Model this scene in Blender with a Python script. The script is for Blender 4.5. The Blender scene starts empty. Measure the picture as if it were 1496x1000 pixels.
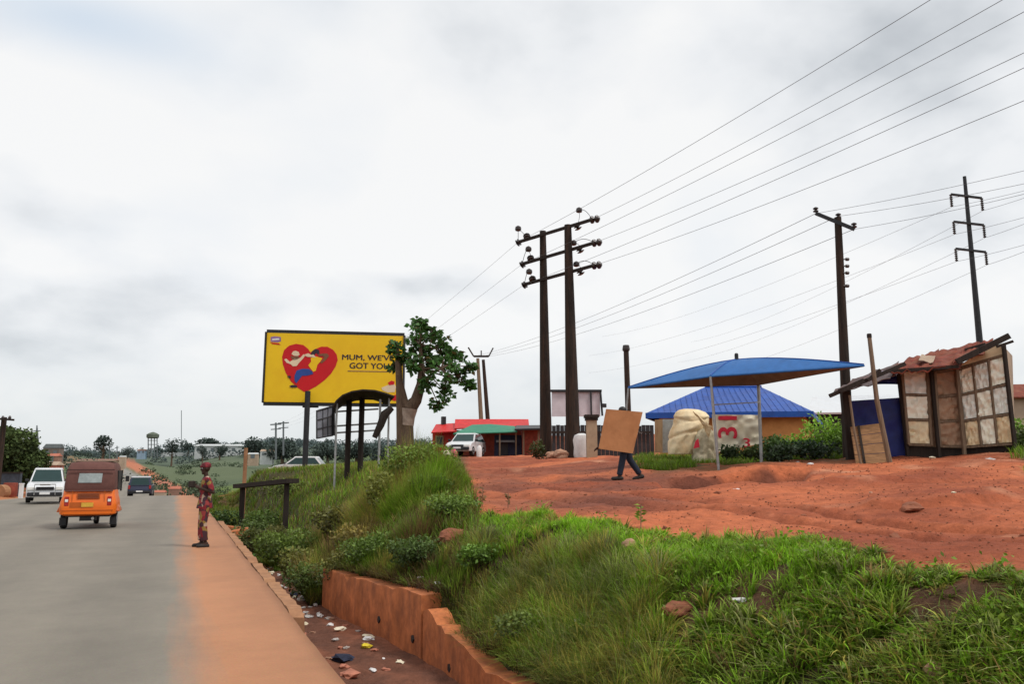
import bpy, bmesh, math, random
import numpy as np
from mathutils import Vector, Matrix
random.seed(7); rng = np.random.default_rng(11)
S = bpy.context.scene
COL = S.collection
R = math.radians
# ------------------------------------------------------------------ camera frame (road runs along +Y, camera looks to its right)
F = 1174.0; PITCH = math.atan(185/1174); YAW = R(22.5); CZ = 1.55
cy_, sy_ = math.cos(YAW), math.sin(YAW)
def ray(px, py):
    x = (px-748)/F; y = (500-py)/F
    return x, math.cos(PITCH)-y*math.sin(PITCH), math.sin(PITCH)+y*math.cos(PITCH)
def P(px, py, D):
    x, h, z = ray(px, py); k = D/h; r = x*k
    return Vector((r*cy_+D*sy_, -r*sy_+D*cy_, CZ+z*k))
def to_uD(X, Y):
    D = X*sy_+Y*cy_; r = X*cy_-Y*sy_
    Dc = np.maximum(D, 3.0)
    return np.clip(748+1.0123*F*r/Dc, -250, 1800), Dc
def from_uD(u, D):
    r = (u-748)/(1.0123*F)*D
    return r*cy_+D*sy_, -r*sy_+D*cy_
def vpx(D, z):                       # photo row of a height z at depth D
    return 685-(z-CZ)*F/D
cam = bpy.data.cameras.new('camera'); camo = bpy.data.objects.new('camera', cam); COL.objects.link(camo)
cam.sensor_width = 36; cam.lens = 36*F/1496; cam.clip_end = 9000; cam.clip_start = .05
camo.location = (0, 0, CZ); camo.rotation_euler = (R(90)+PITCH, 0, -YAW)
S.camera = camo
# ------------------------------------------------------------------ helpers
ORG = {}
def tag(o, label=None, cat=None, group=None, kind=None):
    if label: o['label'] = label
    if cat: o['category'] = cat
    if group: o['group'] = group
    if kind: o['kind'] = kind
    return o
def empty(name, loc, label, cat, group=None, rz=0):
    o = bpy.data.objects.new(name, None); COL.objects.link(o)
    o.location = loc; o.rotation_euler = (0, 0, rz); o.empty_display_size = .2
    ORG[o.name] = Vector(loc) if rz == 0 else None
    return tag(o, label, cat, group)
def link(name, me, mats, parent=None):
    o = bpy.data.objects.new(name, me); COL.objects.link(o)
    if not isinstance(mats, (list, tuple)): mats = [mats]
    me.materials.clear()
    for m in mats: me.materials.append(m)
    if parent:
        o.parent = parent
        off = ORG.get(parent.name)
        ORG[o.name] = off
        if off is not None: me.transform(Matrix.Translation(-off))
    return o
class MB:
    def __init__(s): s.v = []; s.f = []
    def add(s, vs, fs):
        n = len(s.v); s.v += [tuple(v) for v in vs]; s.f += [tuple(i+n for i in f) for f in fs]; return s
    def box(s, c, d, rz=0, tilt=None):
        c = Vector(c); M = Matrix.Rotation(rz, 3, 'Z')
        if tilt is not None: M = tilt @ M
        vs = [c + M @ Vector((sx*d[0]/2, sy*d[1]/2, sz*d[2]/2)) for sz in (-1, 1) for sx, sy in ((-1,-1),(1,-1),(1,1),(-1,1))]
        return s.add(vs, [(3,2,1,0),(4,5,6,7),(0,1,5,4),(1,2,6,5),(2,3,7,6),(3,0,4,7)])
    def beam(s, a, b, w, h=None, up=(0,0,1)):
        a = Vector(a); b = Vector(b); h = h or w; t = (b-a).normalized(); up = Vector(up)
        if abs(t.dot(up)) > .95: up = Vector((sy_, cy_, 0))
        x = t.cross(up).normalized(); y = x.cross(t)
        vs = [p + x*sx*w/2 + y*q*h/2 for p in (a, b) for sx, q in ((-1,-1),(1,-1),(1,1),(-1,1))]
        return s.add(vs, [(3,2,1,0),(4,5,6,7),(0,1,5,4),(1,2,6,5),(2,3,7,6),(3,0,4,7)])
    def tube(s, pts, rad, n=8, caps=True):
        pts = [Vector(p) for p in pts]
        if not isinstance(rad, (list, tuple)): rad = [rad]*len(pts)
        up = Vector((0,0,1)); vs = []; fs = []
        t0 = (pts[-1]-pts[0]).normalized()
        if abs(t0.z) > .9: up = Vector((0,1,0))
        for i, p in enumerate(pts):
            t = (pts[min(i+1, len(pts)-1)]-pts[max(i-1, 0)]).normalized()
            x = t.cross(up); x = x.normalized() if x.length > 1e-5 else Vector((1,0,0)); y = x.cross(t)
            for k in range(n):
                a = 2*math.pi*k/n; vs.append(p+(x*math.cos(a)+y*math.sin(a))*rad[i])
        for i in range(len(pts)-1):
            for k in range(n):
                k2 = (k+1) % n; fs.append((i*n+k, i*n+k2, (i+1)*n+k2, (i+1)*n+k))
        if caps: fs += [tuple(range(n-1, -1, -1)), tuple((len(pts)-1)*n+k for k in range(n))]
        return s.add(vs, fs)
    def lathe(s, base, axis, prof, n=12):       # prof: (r, h) along axis
        base = Vector(base); ax = Vector(axis).normalized(); up = Vector((0,0,1)) if abs(ax.z) < .9 else Vector((0,1,0))
        x = ax.cross(up).normalized(); y = ax.cross(x); vs = []; fs = []
        for r, h in prof:
            for k in range(n):
                a = 2*math.pi*k/n; vs.append(base+ax*h+(x*math.cos(a)+y*math.sin(a))*max(r, 1e-4))
        for i in range(len(prof)-1):
            for k in range(n):
                k2 = (k+1) % n; fs.append((i*n+k, i*n+k2, (i+1)*n+k2, (i+1)*n+k))
        fs += [tuple(range(n-1, -1, -1)), tuple((len(prof)-1)*n+k for k in range(n))]
        return s.add(vs, fs)
    def prism(s, poly, off):                    # poly: 3D points, extruded by off
        off = Vector(off); n = len(poly); vs = [Vector(p) for p in poly]+[Vector(p)+off for p in poly]
        return s.add(vs, [tuple(range(n)), tuple(range(2*n-1, n-1, -1))]+[(i, i+n, (i+1) % n+n, (i+1) % n) for i in range(n)])
    def sheet(s, a, b, c, d, nu, nv, amp=0, droop=0, seed=0, thick=0):  # a-b bottom edge, d-c top edge; crinkled
        a, b, c, d = map(Vector, (a, b, c, d)); nrm = (b-a).cross(d-a).normalized(); rr = random.Random(seed)
        vs = []; 
        G = [[rr.uniform(-1, 1) for _ in range(9)] for _ in range(9)]
        for j in range(nv+1):
            for i in range(nu+1):
                u = i/nu; v = j/nv; p = (a*(1-u)+b*u)*(1-v)+(d*(1-u)+c*u)*v
                gu = u*7.99; gv = v*7.99; iu = int(gu); iv = int(gv); fu = gu-iu; fv = gv-iv
                g = (G[iv][iu]*(1-fu)+G[iv][min(iu+1,8)]*fu)*(1-fv)+(G[min(iv+1,8)][iu]*(1-fu)+G[min(iv+1,8)][min(iu+1,8)]*fu)*fv
                vs.append(p+nrm*amp*g+Vector((0,0,-droop*(1-(2*u-1)**2)*(1-(2*v-1)**2))))
        fs = [(j*(nu+1)+i, j*(nu+1)+i+1, (j+1)*(nu+1)+i+1, (j+1)*(nu+1)+i) for j in range(nv) for i in range(nu)]
        return s.add(vs, fs)
    def build(s, name, mat, parent=None, smooth=False, bevel=0, solid=0):
        me = bpy.data.meshes.new(name); me.from_pydata(s.v, [], s.f); me.update()
        bm = bmesh.new(); bm.from_mesh(me); bmesh.ops.recalc_face_normals(bm, faces=bm.faces)
        if solid: bmesh.ops.solidify(bm, geom=bm.faces[:], thickness=solid)
        bm.to_mesh(me); bm.free()
        if smooth:
            me.polygons.foreach_set('use_smooth', [True]*len(me.polygons))
            try: me.set_sharp_from_angle(angle=R(40))
            except Exception: pass
        o = link(name, me, mat, parent)
        if bevel:
            m = o.modifiers.new('bevel', 'BEVEL'); m.width = bevel; m.segments = 2; m.limit_method = 'ANGLE'
        return o
def mesh_np(name, V, Q, mat, parent=None, col=None, smooth=False):
    me = bpy.data.meshes.new(name); k = Q.shape[1]
    me.vertices.add(len(V)); me.vertices.foreach_set('co', np.asarray(V, np.float32).ravel())
    me.loops.add(Q.size); me.loops.foreach_set('vertex_index', Q.astype(np.int32).ravel())
    me.polygons.add(len(Q)); me.polygons.foreach_set('loop_start', np.arange(0, Q.size, k, dtype=np.int32))
    if smooth: me.polygons.foreach_set('use_smooth', np.ones(len(Q), bool))
    me.update(calc_edges=True)
    if col is not None:
        at = me.color_attributes.new('Col', 'FLOAT_COLOR', 'POINT')
        c4 = np.ones((len(V), 4), np.float32); c4[:, :3] = col; at.data.foreach_set('color', c4.ravel())
    return link(name, me, mat, parent)
def copy_tree(o, parent=None):
    c = o.copy(); COL.objects.link(c)
    if parent: c.parent = parent
    for ch in list(o.children): copy_tree(ch, c)
    return c
# ------------------------------------------------------------------ materials
def nodes(name):
    m = bpy.data.materials.new(name); m.use_nodes = True; nt = m.node_tree
    return m, nt, nt.nodes['Principled BSDF']
def mat(name, c, rough=.7, var=.25, scale=6, bump=.15, metal=0, stain=None, stain_amt=.4, stain_scale=1.3, stretch=(1,1,1), spec=.3):
    m, nt, b = nodes(name); N = nt.nodes.new; L = nt.links.new
    tc = N('ShaderNodeTexCoord'); mp = N('ShaderNodeMapping'); mp.inputs['Scale'].default_value = stretch
    L(tc.outputs['Object'], mp.inputs['Vector'])
    n1 = N('ShaderNodeTexNoise'); n1.inputs['Scale'].default_value = scale; n1.inputs['Detail'].default_value = 6; n1.inputs['Roughness'].default_value = .65
    L(mp.outputs['Vector'], n1.inputs['Vector'])
    cr = N('ShaderNodeValToRGB'); e = cr.color_ramp.elements
    e[0].position = .3; e[1].position = .7
    e[0].color = (*[x*(1-var) for x in c], 1); e[1].color = (*[min(1, x*(1+var)) for x in c], 1)
    L(n1.outputs['Fac'], cr.inputs['Fac']); out = cr.outputs['Color']
    if stain:
        n2 = N('ShaderNodeTexNoise'); n2.inputs['Scale'].default_value = stain_scale; n2.inputs['Detail'].default_value = 8; n2.inputs['Roughness'].default_value = .7
        L(mp.outputs['Vector'], n2.inputs['Vector'])
        r2 = N('ShaderNodeMapRange'); r2.inputs[1].default_value = .45; r2.inputs[2].default_value = .68; r2.inputs[4].default_value = stain_amt
        L(n2.outputs['Fac'], r2.inputs[0])
        mx = N('ShaderNodeMix'); mx.data_type = 'RGBA'; L(r2.outputs[0], mx.inputs['Factor']); L(out, mx.inputs['A']); mx.inputs['B'].default_value = (*stain, 1)
        out = mx.outputs['Result']
    L(out, b.inputs['Base Color']); b.inputs['Roughness'].default_value = rough; b.inputs['Metallic'].default_value = metal
    b.inputs['Specular IOR Level'].default_value = spec
    if bump:
        bp = N('ShaderNodeBump'); bp.inputs['Strength'].default_value = bump; bp.inputs['Distance'].default_value = .02
        L(n1.outputs['Fac'], bp.inputs['Height']); L(bp.outputs['Normal'], b.inputs['Normal'])
    return m
def attr_mat(name, rough=.75, scale=9, lo=.7, hi=1.25, transl=0, bump=0, bscale=20, bdist=.03, spec=.2):
    m, nt, b = nodes(name); N = nt.nodes.new; L = nt.links.new
    at = N('ShaderNodeAttribute'); at.attribute_name = 'Col'; tc = N('ShaderNodeTexCoord')
    n1 = N('ShaderNodeTexNoise'); n1.inputs['Scale'].default_value = scale; n1.inputs['Detail'].default_value = 12; n1.inputs['Roughness'].default_value = .74
    L(tc.outputs['Object'], n1.inputs['Vector'])
    mr = N('ShaderNodeMapRange'); mr.inputs[1].default_value = .28; mr.inputs[2].default_value = .72; mr.inputs[3].default_value = lo; mr.inputs[4].default_value = hi
    L(n1.outputs['Fac'], mr.inputs[0])
    vm = N('ShaderNodeVectorMath'); vm.operation = 'SCALE'; L(at.outputs['Color'], vm.inputs[0]); L(mr.outputs[0], vm.inputs['Scale'])
    L(vm.outputs[0], b.inputs['Base Color']); b.inputs['Roughness'].default_value = rough; b.inputs['Specular IOR Level'].default_value = spec
    if transl:
        t = N('ShaderNodeBsdfTranslucent'); L(vm.outputs[0], t.inputs['Color']); ms = N('ShaderNodeMixShader'); ms.inputs[0].default_value = transl
        L(b.outputs[0], ms.inputs[1]); L(t.outputs[0], ms.inputs[2]); L(ms.outputs[0], nt.nodes['Material Output'].inputs['Surface'])
    if bump:
        n2 = N('ShaderNodeTexNoise'); n2.inputs['Scale'].default_value = bscale; n2.inputs['Detail'].default_value = 8; n2.inputs['Roughness'].default_value = .7
        L(tc.outputs['Object'], n2.inputs['Vector'])
        bp = N('ShaderNodeBump'); bp.inputs['Strength'].default_value = bump; bp.inputs['Distance'].default_value = bdist
        L(n2.outputs['Fac'], bp.inputs['Height']); L(bp.outputs['Normal'], b.inputs['Normal'])
    return m
DUST = (.42, .17, .075)
M = dict(
 wood=mat('weathered_wood', (.19,.135,.09), .85, .4, 5, .3, stretch=(6,6,.6)),
 darkwood=mat('dark_wood', (.028,.02,.016), .85, .4, 5, .3, stretch=(6,6,.6)),
 polewood=mat('creosoted_pole', (.026,.018,.014), .9, .5, 4, .4, stain=(.085,.042,.025), stain_amt=.6, stretch=(5,5,.5)),
 plank=mat('dusty_plank', (.30,.16,.075), .85, .4, 4, .3, stain=(.12,.07,.04), stretch=(1,1,5)),
 black=mat('black_paint', (.02,.02,.022), .5, .3, 8, .1),
 blackmetal=mat('dark_metal', (.03,.03,.033), .5, .3, 8, .1, metal=.3),
 ceramic=mat('brown_ceramic', (.03,.018,.015), .3, .2, 8, 0, spec=.5),
 steel=mat('galvanised_steel', (.35,.36,.36), .5, .25, 8, .1, metal=.6, stain=(.2,.12,.08)),
 wire=mat('cable', (.10,.10,.11), .6, .1, 3, 0),
 concrete=mat('concrete', (.34,.17,.085), .9, .3, 5, .5, stain=(.22,.10,.055), stain_amt=.7),
 redwall=mat('mud_stained_concrete', (.46,.15,.055), .9, .35, 4, .8, stain=(.20,.07,.035), stain_amt=.7, stain_scale=2.6, stretch=(1.4,1.4,1.0)),
 bluetarp=mat('blue_canvas', (.025,.125,.36), .6, .2, 2.5, .25, stain=(.02,.09,.24), stain_amt=.4),
 blueunder=mat('grey_canvas_lining', (.22,.19,.16), .8, .25, 3, .2),
 blueroof=mat('blue_roof_sheet', (.012,.075,.34), .5, .2, 3, .15, stain=(.02,.04,.2), stain_amt=.5),
 bluesheet=mat('dark_blue_tarpaulin', (.012,.022,.15), .55, .3, 4, .4, stain=(.03,.03,.06)),
 orangewall=mat('ochre_render', (.55,.26,.09), .9, .15, 3, .2, stain=(.36,.15,.06), stain_amt=.5),
 cream=mat('cream_canvas', (.80,.66,.43), .85, .15, 5, .3, stain=(.55,.31,.12), stain_amt=.75, stain_scale=1.3),
 creamsheet=mat('pale_canvas', (.78,.72,.56), .85, .15, 4, .3, stain=(.45,.36,.2), stain_amt=.5, stain_scale=2),
 redpaint=mat('red_paint', (.55,.02,.02), .5, .2, 4, .1, stain=(.3,.03,.02)),
 tinred=mat('rusty_red_tin', (.17,.035,.02), .85, .45, 4, .4, stain=(.26,.11,.06), stain_amt=.6, stain_scale=2.2),
 green=mat('green_awning', (.03,.2,.12), .6, .2, 4, .2),
 white=mat('white_plastic', (.72,.72,.72), .5, .12, 5, .1, stain=(.5,.45,.38), stain_amt=.4),
 pink=mat('pink_plastic', (.6,.12,.16), .5, .2, 5, .1),
 yellowp=mat('yellow_plastic', (.75,.6,.04), .5, .2, 5, .1),
 panel=mat('crinkled_plastic_sheet', (.90,.90,.76), .4, .10, 3, .6, stain=(.62,.50,.30), stain_amt=.4, stain_scale=1.8, spec=.5),
 panelbrown=mat('brown_dusty_plastic_sheet', (.36,.23,.145), .6, .3, 3, .6, stain=(.18,.1,.06), stain_amt=.6),
 navy=mat('navy_container', (.02,.025,.06), .6, .3, 4, .2),
 darkwall=mat('dark_boarding', (.03,.028,.03), .8, .4, 3, .2),
 brownwall=mat('red_brown_boarding', (.24,.05,.03), .8, .35, 4, .2, stain=(.08,.03,.03)),
 cardboard=mat('brown_board', (.48,.22,.095), .85, .12, 3, .15, stain=(.34,.14,.055), stain_amt=.65, stain_scale=2.5),
 hoarding=mat('blank_hoarding', (.58,.52,.55), .6, .12, 2, .05),
 barkm=mat('bark', (.115,.075,.05), .9, .4, 7, .6, stretch=(4,4,.8)),
 whitewash=mat('whitewashed_bark', (.40,.31,.25), .9, .3, 7, .5, stain=(.2,.13,.1), stain_amt=.6, stain_scale=4),
 skin=mat('dark_skin', (.045,.022,.014), .55, .15, 8, .05),
 jeans=mat('dark_blue_jeans', (.018,.024,.04), .85, .3, 12, .2),
 shoe=mat('black_shoe', (.02,.017,.015), .6, .2, 8, .1),
 glass=mat('dark_glass', (.02,.045,.045), .12, .1, 2, 0, spec=.25),
 carwhite=mat('white_car_paint', (.62,.64,.66), .25, .06, 2, 0, spec=.6, stain=(.5,.46,.42), stain_amt=.3),
 carnavy=mat('navy_car_paint', (.012,.016,.05), .25, .1, 2, 0, spec=.6),
 tyre=mat('tyre_rubber', (.018,.017,.017), .85, .2, 10, .2),
 rim=mat('alloy_rim', (.4,.4,.42), .4, .1, 5, 0, metal=.6),
 lamp=mat('clear_lamp', (.75,.75,.72), .15, .05, 5, 0, spec=.8),
 redlamp=mat('red_lamp', (.35,.012,.01), .2, .15, 6, 0, spec=.7),
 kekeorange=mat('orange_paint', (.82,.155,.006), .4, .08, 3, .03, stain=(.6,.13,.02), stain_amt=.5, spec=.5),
 kekedark=mat('dark_orange', (.42,.09,.012), .5, .2, 4, 0),  # darker orange for the grille, mudguards, seams and bumper
 hood=mat('maroon_canvas', (.13,.055,.045), .8, .2, 5, .25, stain=(.09,.035,.03)),
 hoodwin=mat('cloudy_window', (.30,.34,.34), .25, .25, 5, .1, spec=.6, stain=(.16,.19,.19), stain_amt=.6, stain_scale=3),
 plate=mat('yellow_plate', (.65,.38,.05), .5, .15, 8, 0),
 puddle=mat('muddy_water', (.10,.055,.04), .04, .15, 2, .02, spec=.9),
 rock=mat('red_rock', (.24,.085,.045), .9, .3, 5, .7, stain=(.16,.07,.045)),
 beigerock=mat('pale_rock', (.42,.24,.16), .9, .3, 5, .7, stain=(.2,.11,.07)),
 farwall=mat('far_white_wall', (.50,.52,.52), .9, .12, 1, 0),
 farroof=mat('far_brown_roof', (.27,.15,.11), .9, .2, 1, 0),
 farred=mat('far_red_roof', (.42,.15,.10), .9, .2, 1, 0),
 fartan=mat('far_tan_wall', (.40,.30,.22), .9, .15, 1, 0),
 fardark=mat('far_steel', (.14,.16,.17), .8, .15, 1, 0),
 signyellow=mat('billboard_yellow', (.80,.50,.008), .5, .05, .5, 0, stain=(.72,.38,.006), stain_amt=.6, stain_scale=.4),
 artred=mat('heart_red', (.55,.006,.012), .5, .08, 2, 0, stain=(.38,.004,.01), stain_amt=.5, stain_scale=1),
 artcream=mat('print_cream', (.70,.55,.38), .5, .08, 3, 0),
 artskin=mat('print_brown', (.20,.08,.04), .5, .15, 3, 0),
 artblue=mat('print_blue', (.02,.06,.26), .5, .2, 3, 0),
 artdark=mat('print_black', (.03,.02,.03), .5, .1, 3, 0),
 artpurple=mat('print_purple', (.28,.16,.34), .5, .2, 3, 0),
 leaf=attr_mat('leaf', .55, 3, .65, 1.3, .25, spec=.35),
 farleaf=attr_mat('far_leaf', .9, .5, .75, 1.2, .1),
 grass=attr_mat('grass', .6, 2.2, .6, 1.35, .35, spec=.3),
)
def stripes_mat():
    m, nt, b = nodes('patterned_cloth'); N = nt.nodes.new; L = nt.links.new
    tc = N('ShaderNodeTexCoord'); v = N('ShaderNodeTexVoronoi'); v.inputs['Scale'].default_value = 13
    L(tc.outputs['Object'], v.inputs['Vector']); sp = N('ShaderNodeSeparateColor'); L(v.outputs['Color'], sp.inputs[0])
    cr = N('ShaderNodeValToRGB'); cr.color_ramp.interpolation = 'CONSTANT'; e = cr.color_ramp.elements
    e[0].position = 0; e[0].color = (.05,.015,.02,1); e[1].position = .28; e[1].color = (.20,.010,.018,1)
    for p, c in ((.5,(.26,.16,.035,1)),(.66,(.05,.02,.03,1)),(.8,(.42,.30,.22,1)),(.9,(.25,.03,.03,1))):
        x = e.new(p); x.color = c
    L(sp.outputs[0], cr.inputs['Fac']); L(cr.outputs['Color'], b.inputs['Base Color']); b.inputs['Roughness'].default_value = .85
    return m
M['pattern'] = stripes_mat()
# ------------------------------------------------------------------ terrain
def vnoise(X, Y, seed=0):
    def h(i, j):
        n = (i.astype(np.int64)*374761393+j.astype(np.int64)*668265263+seed*982451653) & 0x7fffffff
        n = ((n ^ (n >> 13))*1274126177) & 0x7fffffff
        return ((n ^ (n >> 16)) & 0xffff)/65535.0
    i = np.floor(X); j = np.floor(Y); fx = X-i; fy = Y-j; fx = fx*fx*(3-2*fx); fy = fy*fy*(3-2*fy)
    return (h(i,j)*(1-fx)+h(i+1,j)*fx)*(1-fy)+(h(i,j+1)*(1-fx)+h(i+1,j+1)*fx)*fy
def fbm(X, Y, oct=4, seed=0):
    s = 0; a = .5; tot = 0
    for k in range(oct):
        s = s+a*vnoise(X*2**k+k*17.3, Y*2**k-k*9.1, seed+k); tot += a; a *= .5
    return s/tot-.5
def ss(t): t = np.clip(t, 0, 1); return t*t*(3-2*t)
COLS = [
 (-250, [(3,.0),(50,.1),(80,-.1),(120,-2),(200,-1),(400,7),(700,15),(1500,26),(4000,60)]),
 (60,   [(3,.0),(50,.05),(80,-.6),(120,-3),(200,-2),(400,6),(700,14),(1500,28),(4000,60)]),
 (200,  [(3,.0),(44,.0),(75,-.9),(100,-3),(140,-5),(200,-2.7),(300,-1),(500,4.5),(700,10.5),(900,17),(1500,30),(4000,60)]),
 (262,  [(3,.0),(44,.1),(75,-.9),(100,-3),(140,-6),(200,-3),(300,-2.5),(500,.5),(800,17),(1500,34),(4000,62)]),
 (330,  [(3,.0),(20,.1),(35,.5),(50,.8),(70,.3),(100,-3),(160,-10),(250,-10),(400,-.2),(600,11),(800,21),(1500,36),(4000,66)]),
 (400,  [(3,.0),(13,.0),(16,.1),(20,.45),(26,.77),(40,1.38),(60,1.4),(80,.8),(120,-4),(200,-10),(400,0),(600,11),(800,22),(1500,38),(4000,66)]),
 (480,  [(3,.0),(11,0),(13,.2),(16,.7),(22,1.3),(40,1.5),(60,1.6),(80,1.5),(120,-3),(200,-8),(400,2),(600,12),(800,22),(1500,38),(4000,66)]),
 (560,  [(3,.0),(11.6,0),(13,.39),(16,.8),(22,1.4),(40,1.6),(70,2),(100,1),(200,-5),(400,5),(800,22),(1500,38),(4000,66)]),
 (640,  [(3,-.2),(9.4,-.1),(11,.3),(13,.75),(15,.98),(18,1.1),(26,1.45),(38,1.95),(60,2.4),(80,2.6),(200,2.6),(800,20),(4000,60)]),
 (700,  [(3,-.4),(8.2,-.35),(9.8,.17),(11,.6),(13,.96),(18,1.1),(26,1.44),(38,1.97),(60,2.5),(100,2.8),(800,18),(4000,60)]),
 (800,  [(3,-.35),(7.0,-.25),(8,.15),(9.3,.55),(11.6,.93),(15,1.05),(22,1.36),(36,2.05),(60,2.5),(100,2.8),(800,18),(4000,60)]),
 (940,  [(3,-.5),(5.5,.07),(6.8,.30),(8,.56),(9.8,.88),(12,1.0),(19,1.31),(24,1.66),(28,1.95),(60,2.3),(800,18),(4000,60)]),
 (1200, [(3,-.2),(4.6,.315),(5.4,.56),(6.4,.76),(7.6,.9),(11,1.03),(16,1.345),(20,1.74),(24,1.8),(60,2.4),(800,18),(4000,60)]),
 (1480, [(3,.1),(4,.477),(4.6,.71),(5.6,.88),(9,.975),(14,1.37),(20,1.95),(24,2.0),(60,2.6),(800,18),(4000,60)]),
 (1800, [(3,.3),(3.6,.5),(4.2,.72),(5.0,.88),(8,.97),(13,1.4),(20,2.0),(60,2.7),(800,18),(4000,60)]),
]
CU = np.array([c[0] for c in COLS], float)
def bank(u, D):
    out = np.zeros_like(D); ws = 0
    for dk, w in ((.955,.25),(1,.5),(1.045,.25)):
        lD = np.log(D*dk)
        Z = np.stack([np.interp(lD, np.log([q[0] for q in c[1]]), [q[1] for q in c[1]]) for c in COLS])
        i = np.clip(np.searchsorted(CU, u)-1, 0, len(CU)-2)
        t = np.clip((u-CU[i])/(CU[i+1]-CU[i]), 0, 1); t = .5*t+.5*t*t*(3-2*t)
        idx = np.arange(u.size).reshape(u.shape) if u.ndim else 0
        Zf = Z.reshape(len(COLS), -1); k = np.arange(u.size)
        out = out+w*(Zf[i.ravel(), k]*(1-t.ravel())+Zf[i.ravel()+1, k]*t.ravel()).reshape(u.shape)
    return out
YR = np.array([-60,44,60,80,105,150,215,320,540,760,1000.]); ZR = np.array([0,0,-.25,-.95,-3,-5.2,-2.7,-1,4.5,10.5,17])
def road_z(Y): return (np.interp(Y-3, YR, ZR)+np.interp(Y+3, YR, ZR)+np.interp(Y, YR, ZR))/3
def road_c(Y): return -3.68-np.where(Y > 90, ((Y-90)/200.)**2*14, 0)
HW = 4.92
WX = ([-20,4,6.5,9.4,13.7,20,30,45,400],[3.1,3.1,2.99,2.97,2.41,2.75,3.1,3.3,6])
PUD = [(703,683.5,28,1.3,.42,0),(790,706,20.0,.42,.20,0),(752,699.5,22.3,.8,.14,0),(728,694,24.6,.7,.16,0)]
PUDW = []
for (px,py,D,rx,ry,z) in PUD:
    x, y = from_uD(px, D); PUDW.append((x, y, rx, ry, CZ-(py-685)*D/F-.0))
EDGE = ([600,680,700,850,940,1060,1130,1200,1300,1400,1480,1800],[16,13.8,12.8,11.1,9.6,8.7,8.2,7.4,6.55,5.95,5.6,4.9])
def H(X, Y):
    X = np.atleast_1d(np.asarray(X, float)); Y = np.atleast_1d(np.asarray(Y, float))
    u, D = to_uD(X, Y); zb = bank(u, D)
    far = ss((D-150)/200)
    zb = zb+fbm(X*.9, Y*.9, 4, 3)*.22*(1-far)+fbm(X*5, Y*5, 3, 8)*.05*(1-far)*ss((40-D)/20)+fbm(X*.02, Y*.02, 3, 5)*9*far
    # eroded gully and ledges across the dirt
    gull = np.exp(-((D-17.6-.8*fbm(X*.6,Y*.6,2,21))/.55)**2)*ss((u-960)/40)*ss((1170-u)/40)
    wob = 1.6*fbm(X*.7,Y*.7,3,21); mk_ = ss((u-955)/30)*ss((1190-u)/30); zb = zb+mk_*(-.34*ss((D-15.0-wob)/2.3)*(1-ss((D-17.7-wob)/.3))+.05*ss((D-17.7-wob)/.3)*ss((20.5-D)/2))
    ed_ = np.interp(u, EDGE[0], EDGE[1]); rutm = ss((u-690)/80)*ss((D-4)/1); wv = .35*fbm(X*.3,Y*.3,2,35)
    for f_ in (1.22,1.40): zb = zb-.085*np.exp(-((D/ed_-f_-wv*.3)/.022)**2)*rutm+.025*np.exp(-((D/ed_-f_-.045-wv*.3)/.02)**2)*rutm
    led = ss((D-10.6-fbm(X,Y,3,22))/.18)*ss((12.5-D)/1.5)*ss((u-1240)/40)*ss((1500-u)/60); zb = zb+.10*led; led2 = ss((D-14.2-1.5*fbm(X*.6,Y*.6,3,23))/.2)*ss((16.5-D)/1.5)*ss((u-1180)/40)*ss((1440-u)/60); zb = zb+.09*led2
    for (x, y, rx, ry, z) in PUDW:
        dx = X-x; dy = Y-y; a = dx*cy_-dy*sy_; b = dx*sy_+dy*cy_
        q = (a/rx)**2+(b/(ry*3.2))**2; w = ss((5.5-q)/5.2); zb = zb*(1-w)+(z-.02)*w; zb = np.where((q > 1.0) & (q < 4) & (zb < z), np.minimum(z+.004, zb+.02), zb)
    wxx = np.interp(Y, WX[0], WX[1]); cap = np.interp(Y, [4,9.55,9.7,13.9,15,22,40], [-.42,-.40,-.03,-.13,-.35,-.3,.2])+np.maximum(X-wxx-.22, 0)*np.interp(Y, [4,10,14,20,40], [.75,.8,.75,.6,.5])
    zb = np.where(Y < 40, np.minimum(zb, cap+.03*fbm(X*4,Y*4,2,9)), zb)
    rz = road_z(Y); xc = road_c(Y); dl = (xc-HW)-X; dr = X-(xc+HW)
    near = ss((62-Y)/14)
    wx = np.interp(Y, WX[0], WX[1])
    wid = np.where((Y > 2) & (Y < 13.9), .16, .16+ss((Y-13.9)/1.0)*.9)
    tb = ss((X-(wx+.06))/wid)
    dz = -.72*near+(rz-.15)*(1-near)+fbm(X*3, Y*3, 3, 4)*.1*near
    zr_near = dz*(1-tb)+zb*tb
    zfar = (rz-.2)*(1-ss(dr/9))+zb*ss(dr/9)
    right = zr_near*near+zfar*(1-near)
    t1 = ss((X-(xc+HW)+.12)/.10)
    left = (rz-.06)*(1-ss((dl-.2)/2.5))+zb*ss((dl-.2)/2.5)
    z = np.where(X > xc, (rz-.2)*(1-t1)+right*t1, np.where(dl > 0, left, rz-.2))
    return z
def h1(x, y): return float(H(x, y)[0])
def G(px, D, lift=0):
    x, y = from_uD(px, D); return Vector((x, y, h1(x, y)+lift))
az = np.concatenate([np.linspace(-50, 50, 520), np.linspace(50, 310, 70)[1:-1]]); az = np.radians(az)+YAW
rr = np.exp(np.concatenate([np.linspace(math.log(.8), math.log(3), 40)[:-1], np.linspace(math.log(3), math.log(45), 360)[:-1], np.linspace(math.log(45), math.log(5000), 170)]))
A_, R_ = np.meshgrid(az, rr, indexing='ij'); GX = R_*np.sin(A_); GY = R_*np.cos(A_)
GZ = H(GX.ravel(), GY.ravel()).reshape(GX.shape)
gx, gy, gz = GX.ravel(), GY.ravel(), GZ.ravel()
gu, gD = to_uD(gx, gy)
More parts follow.
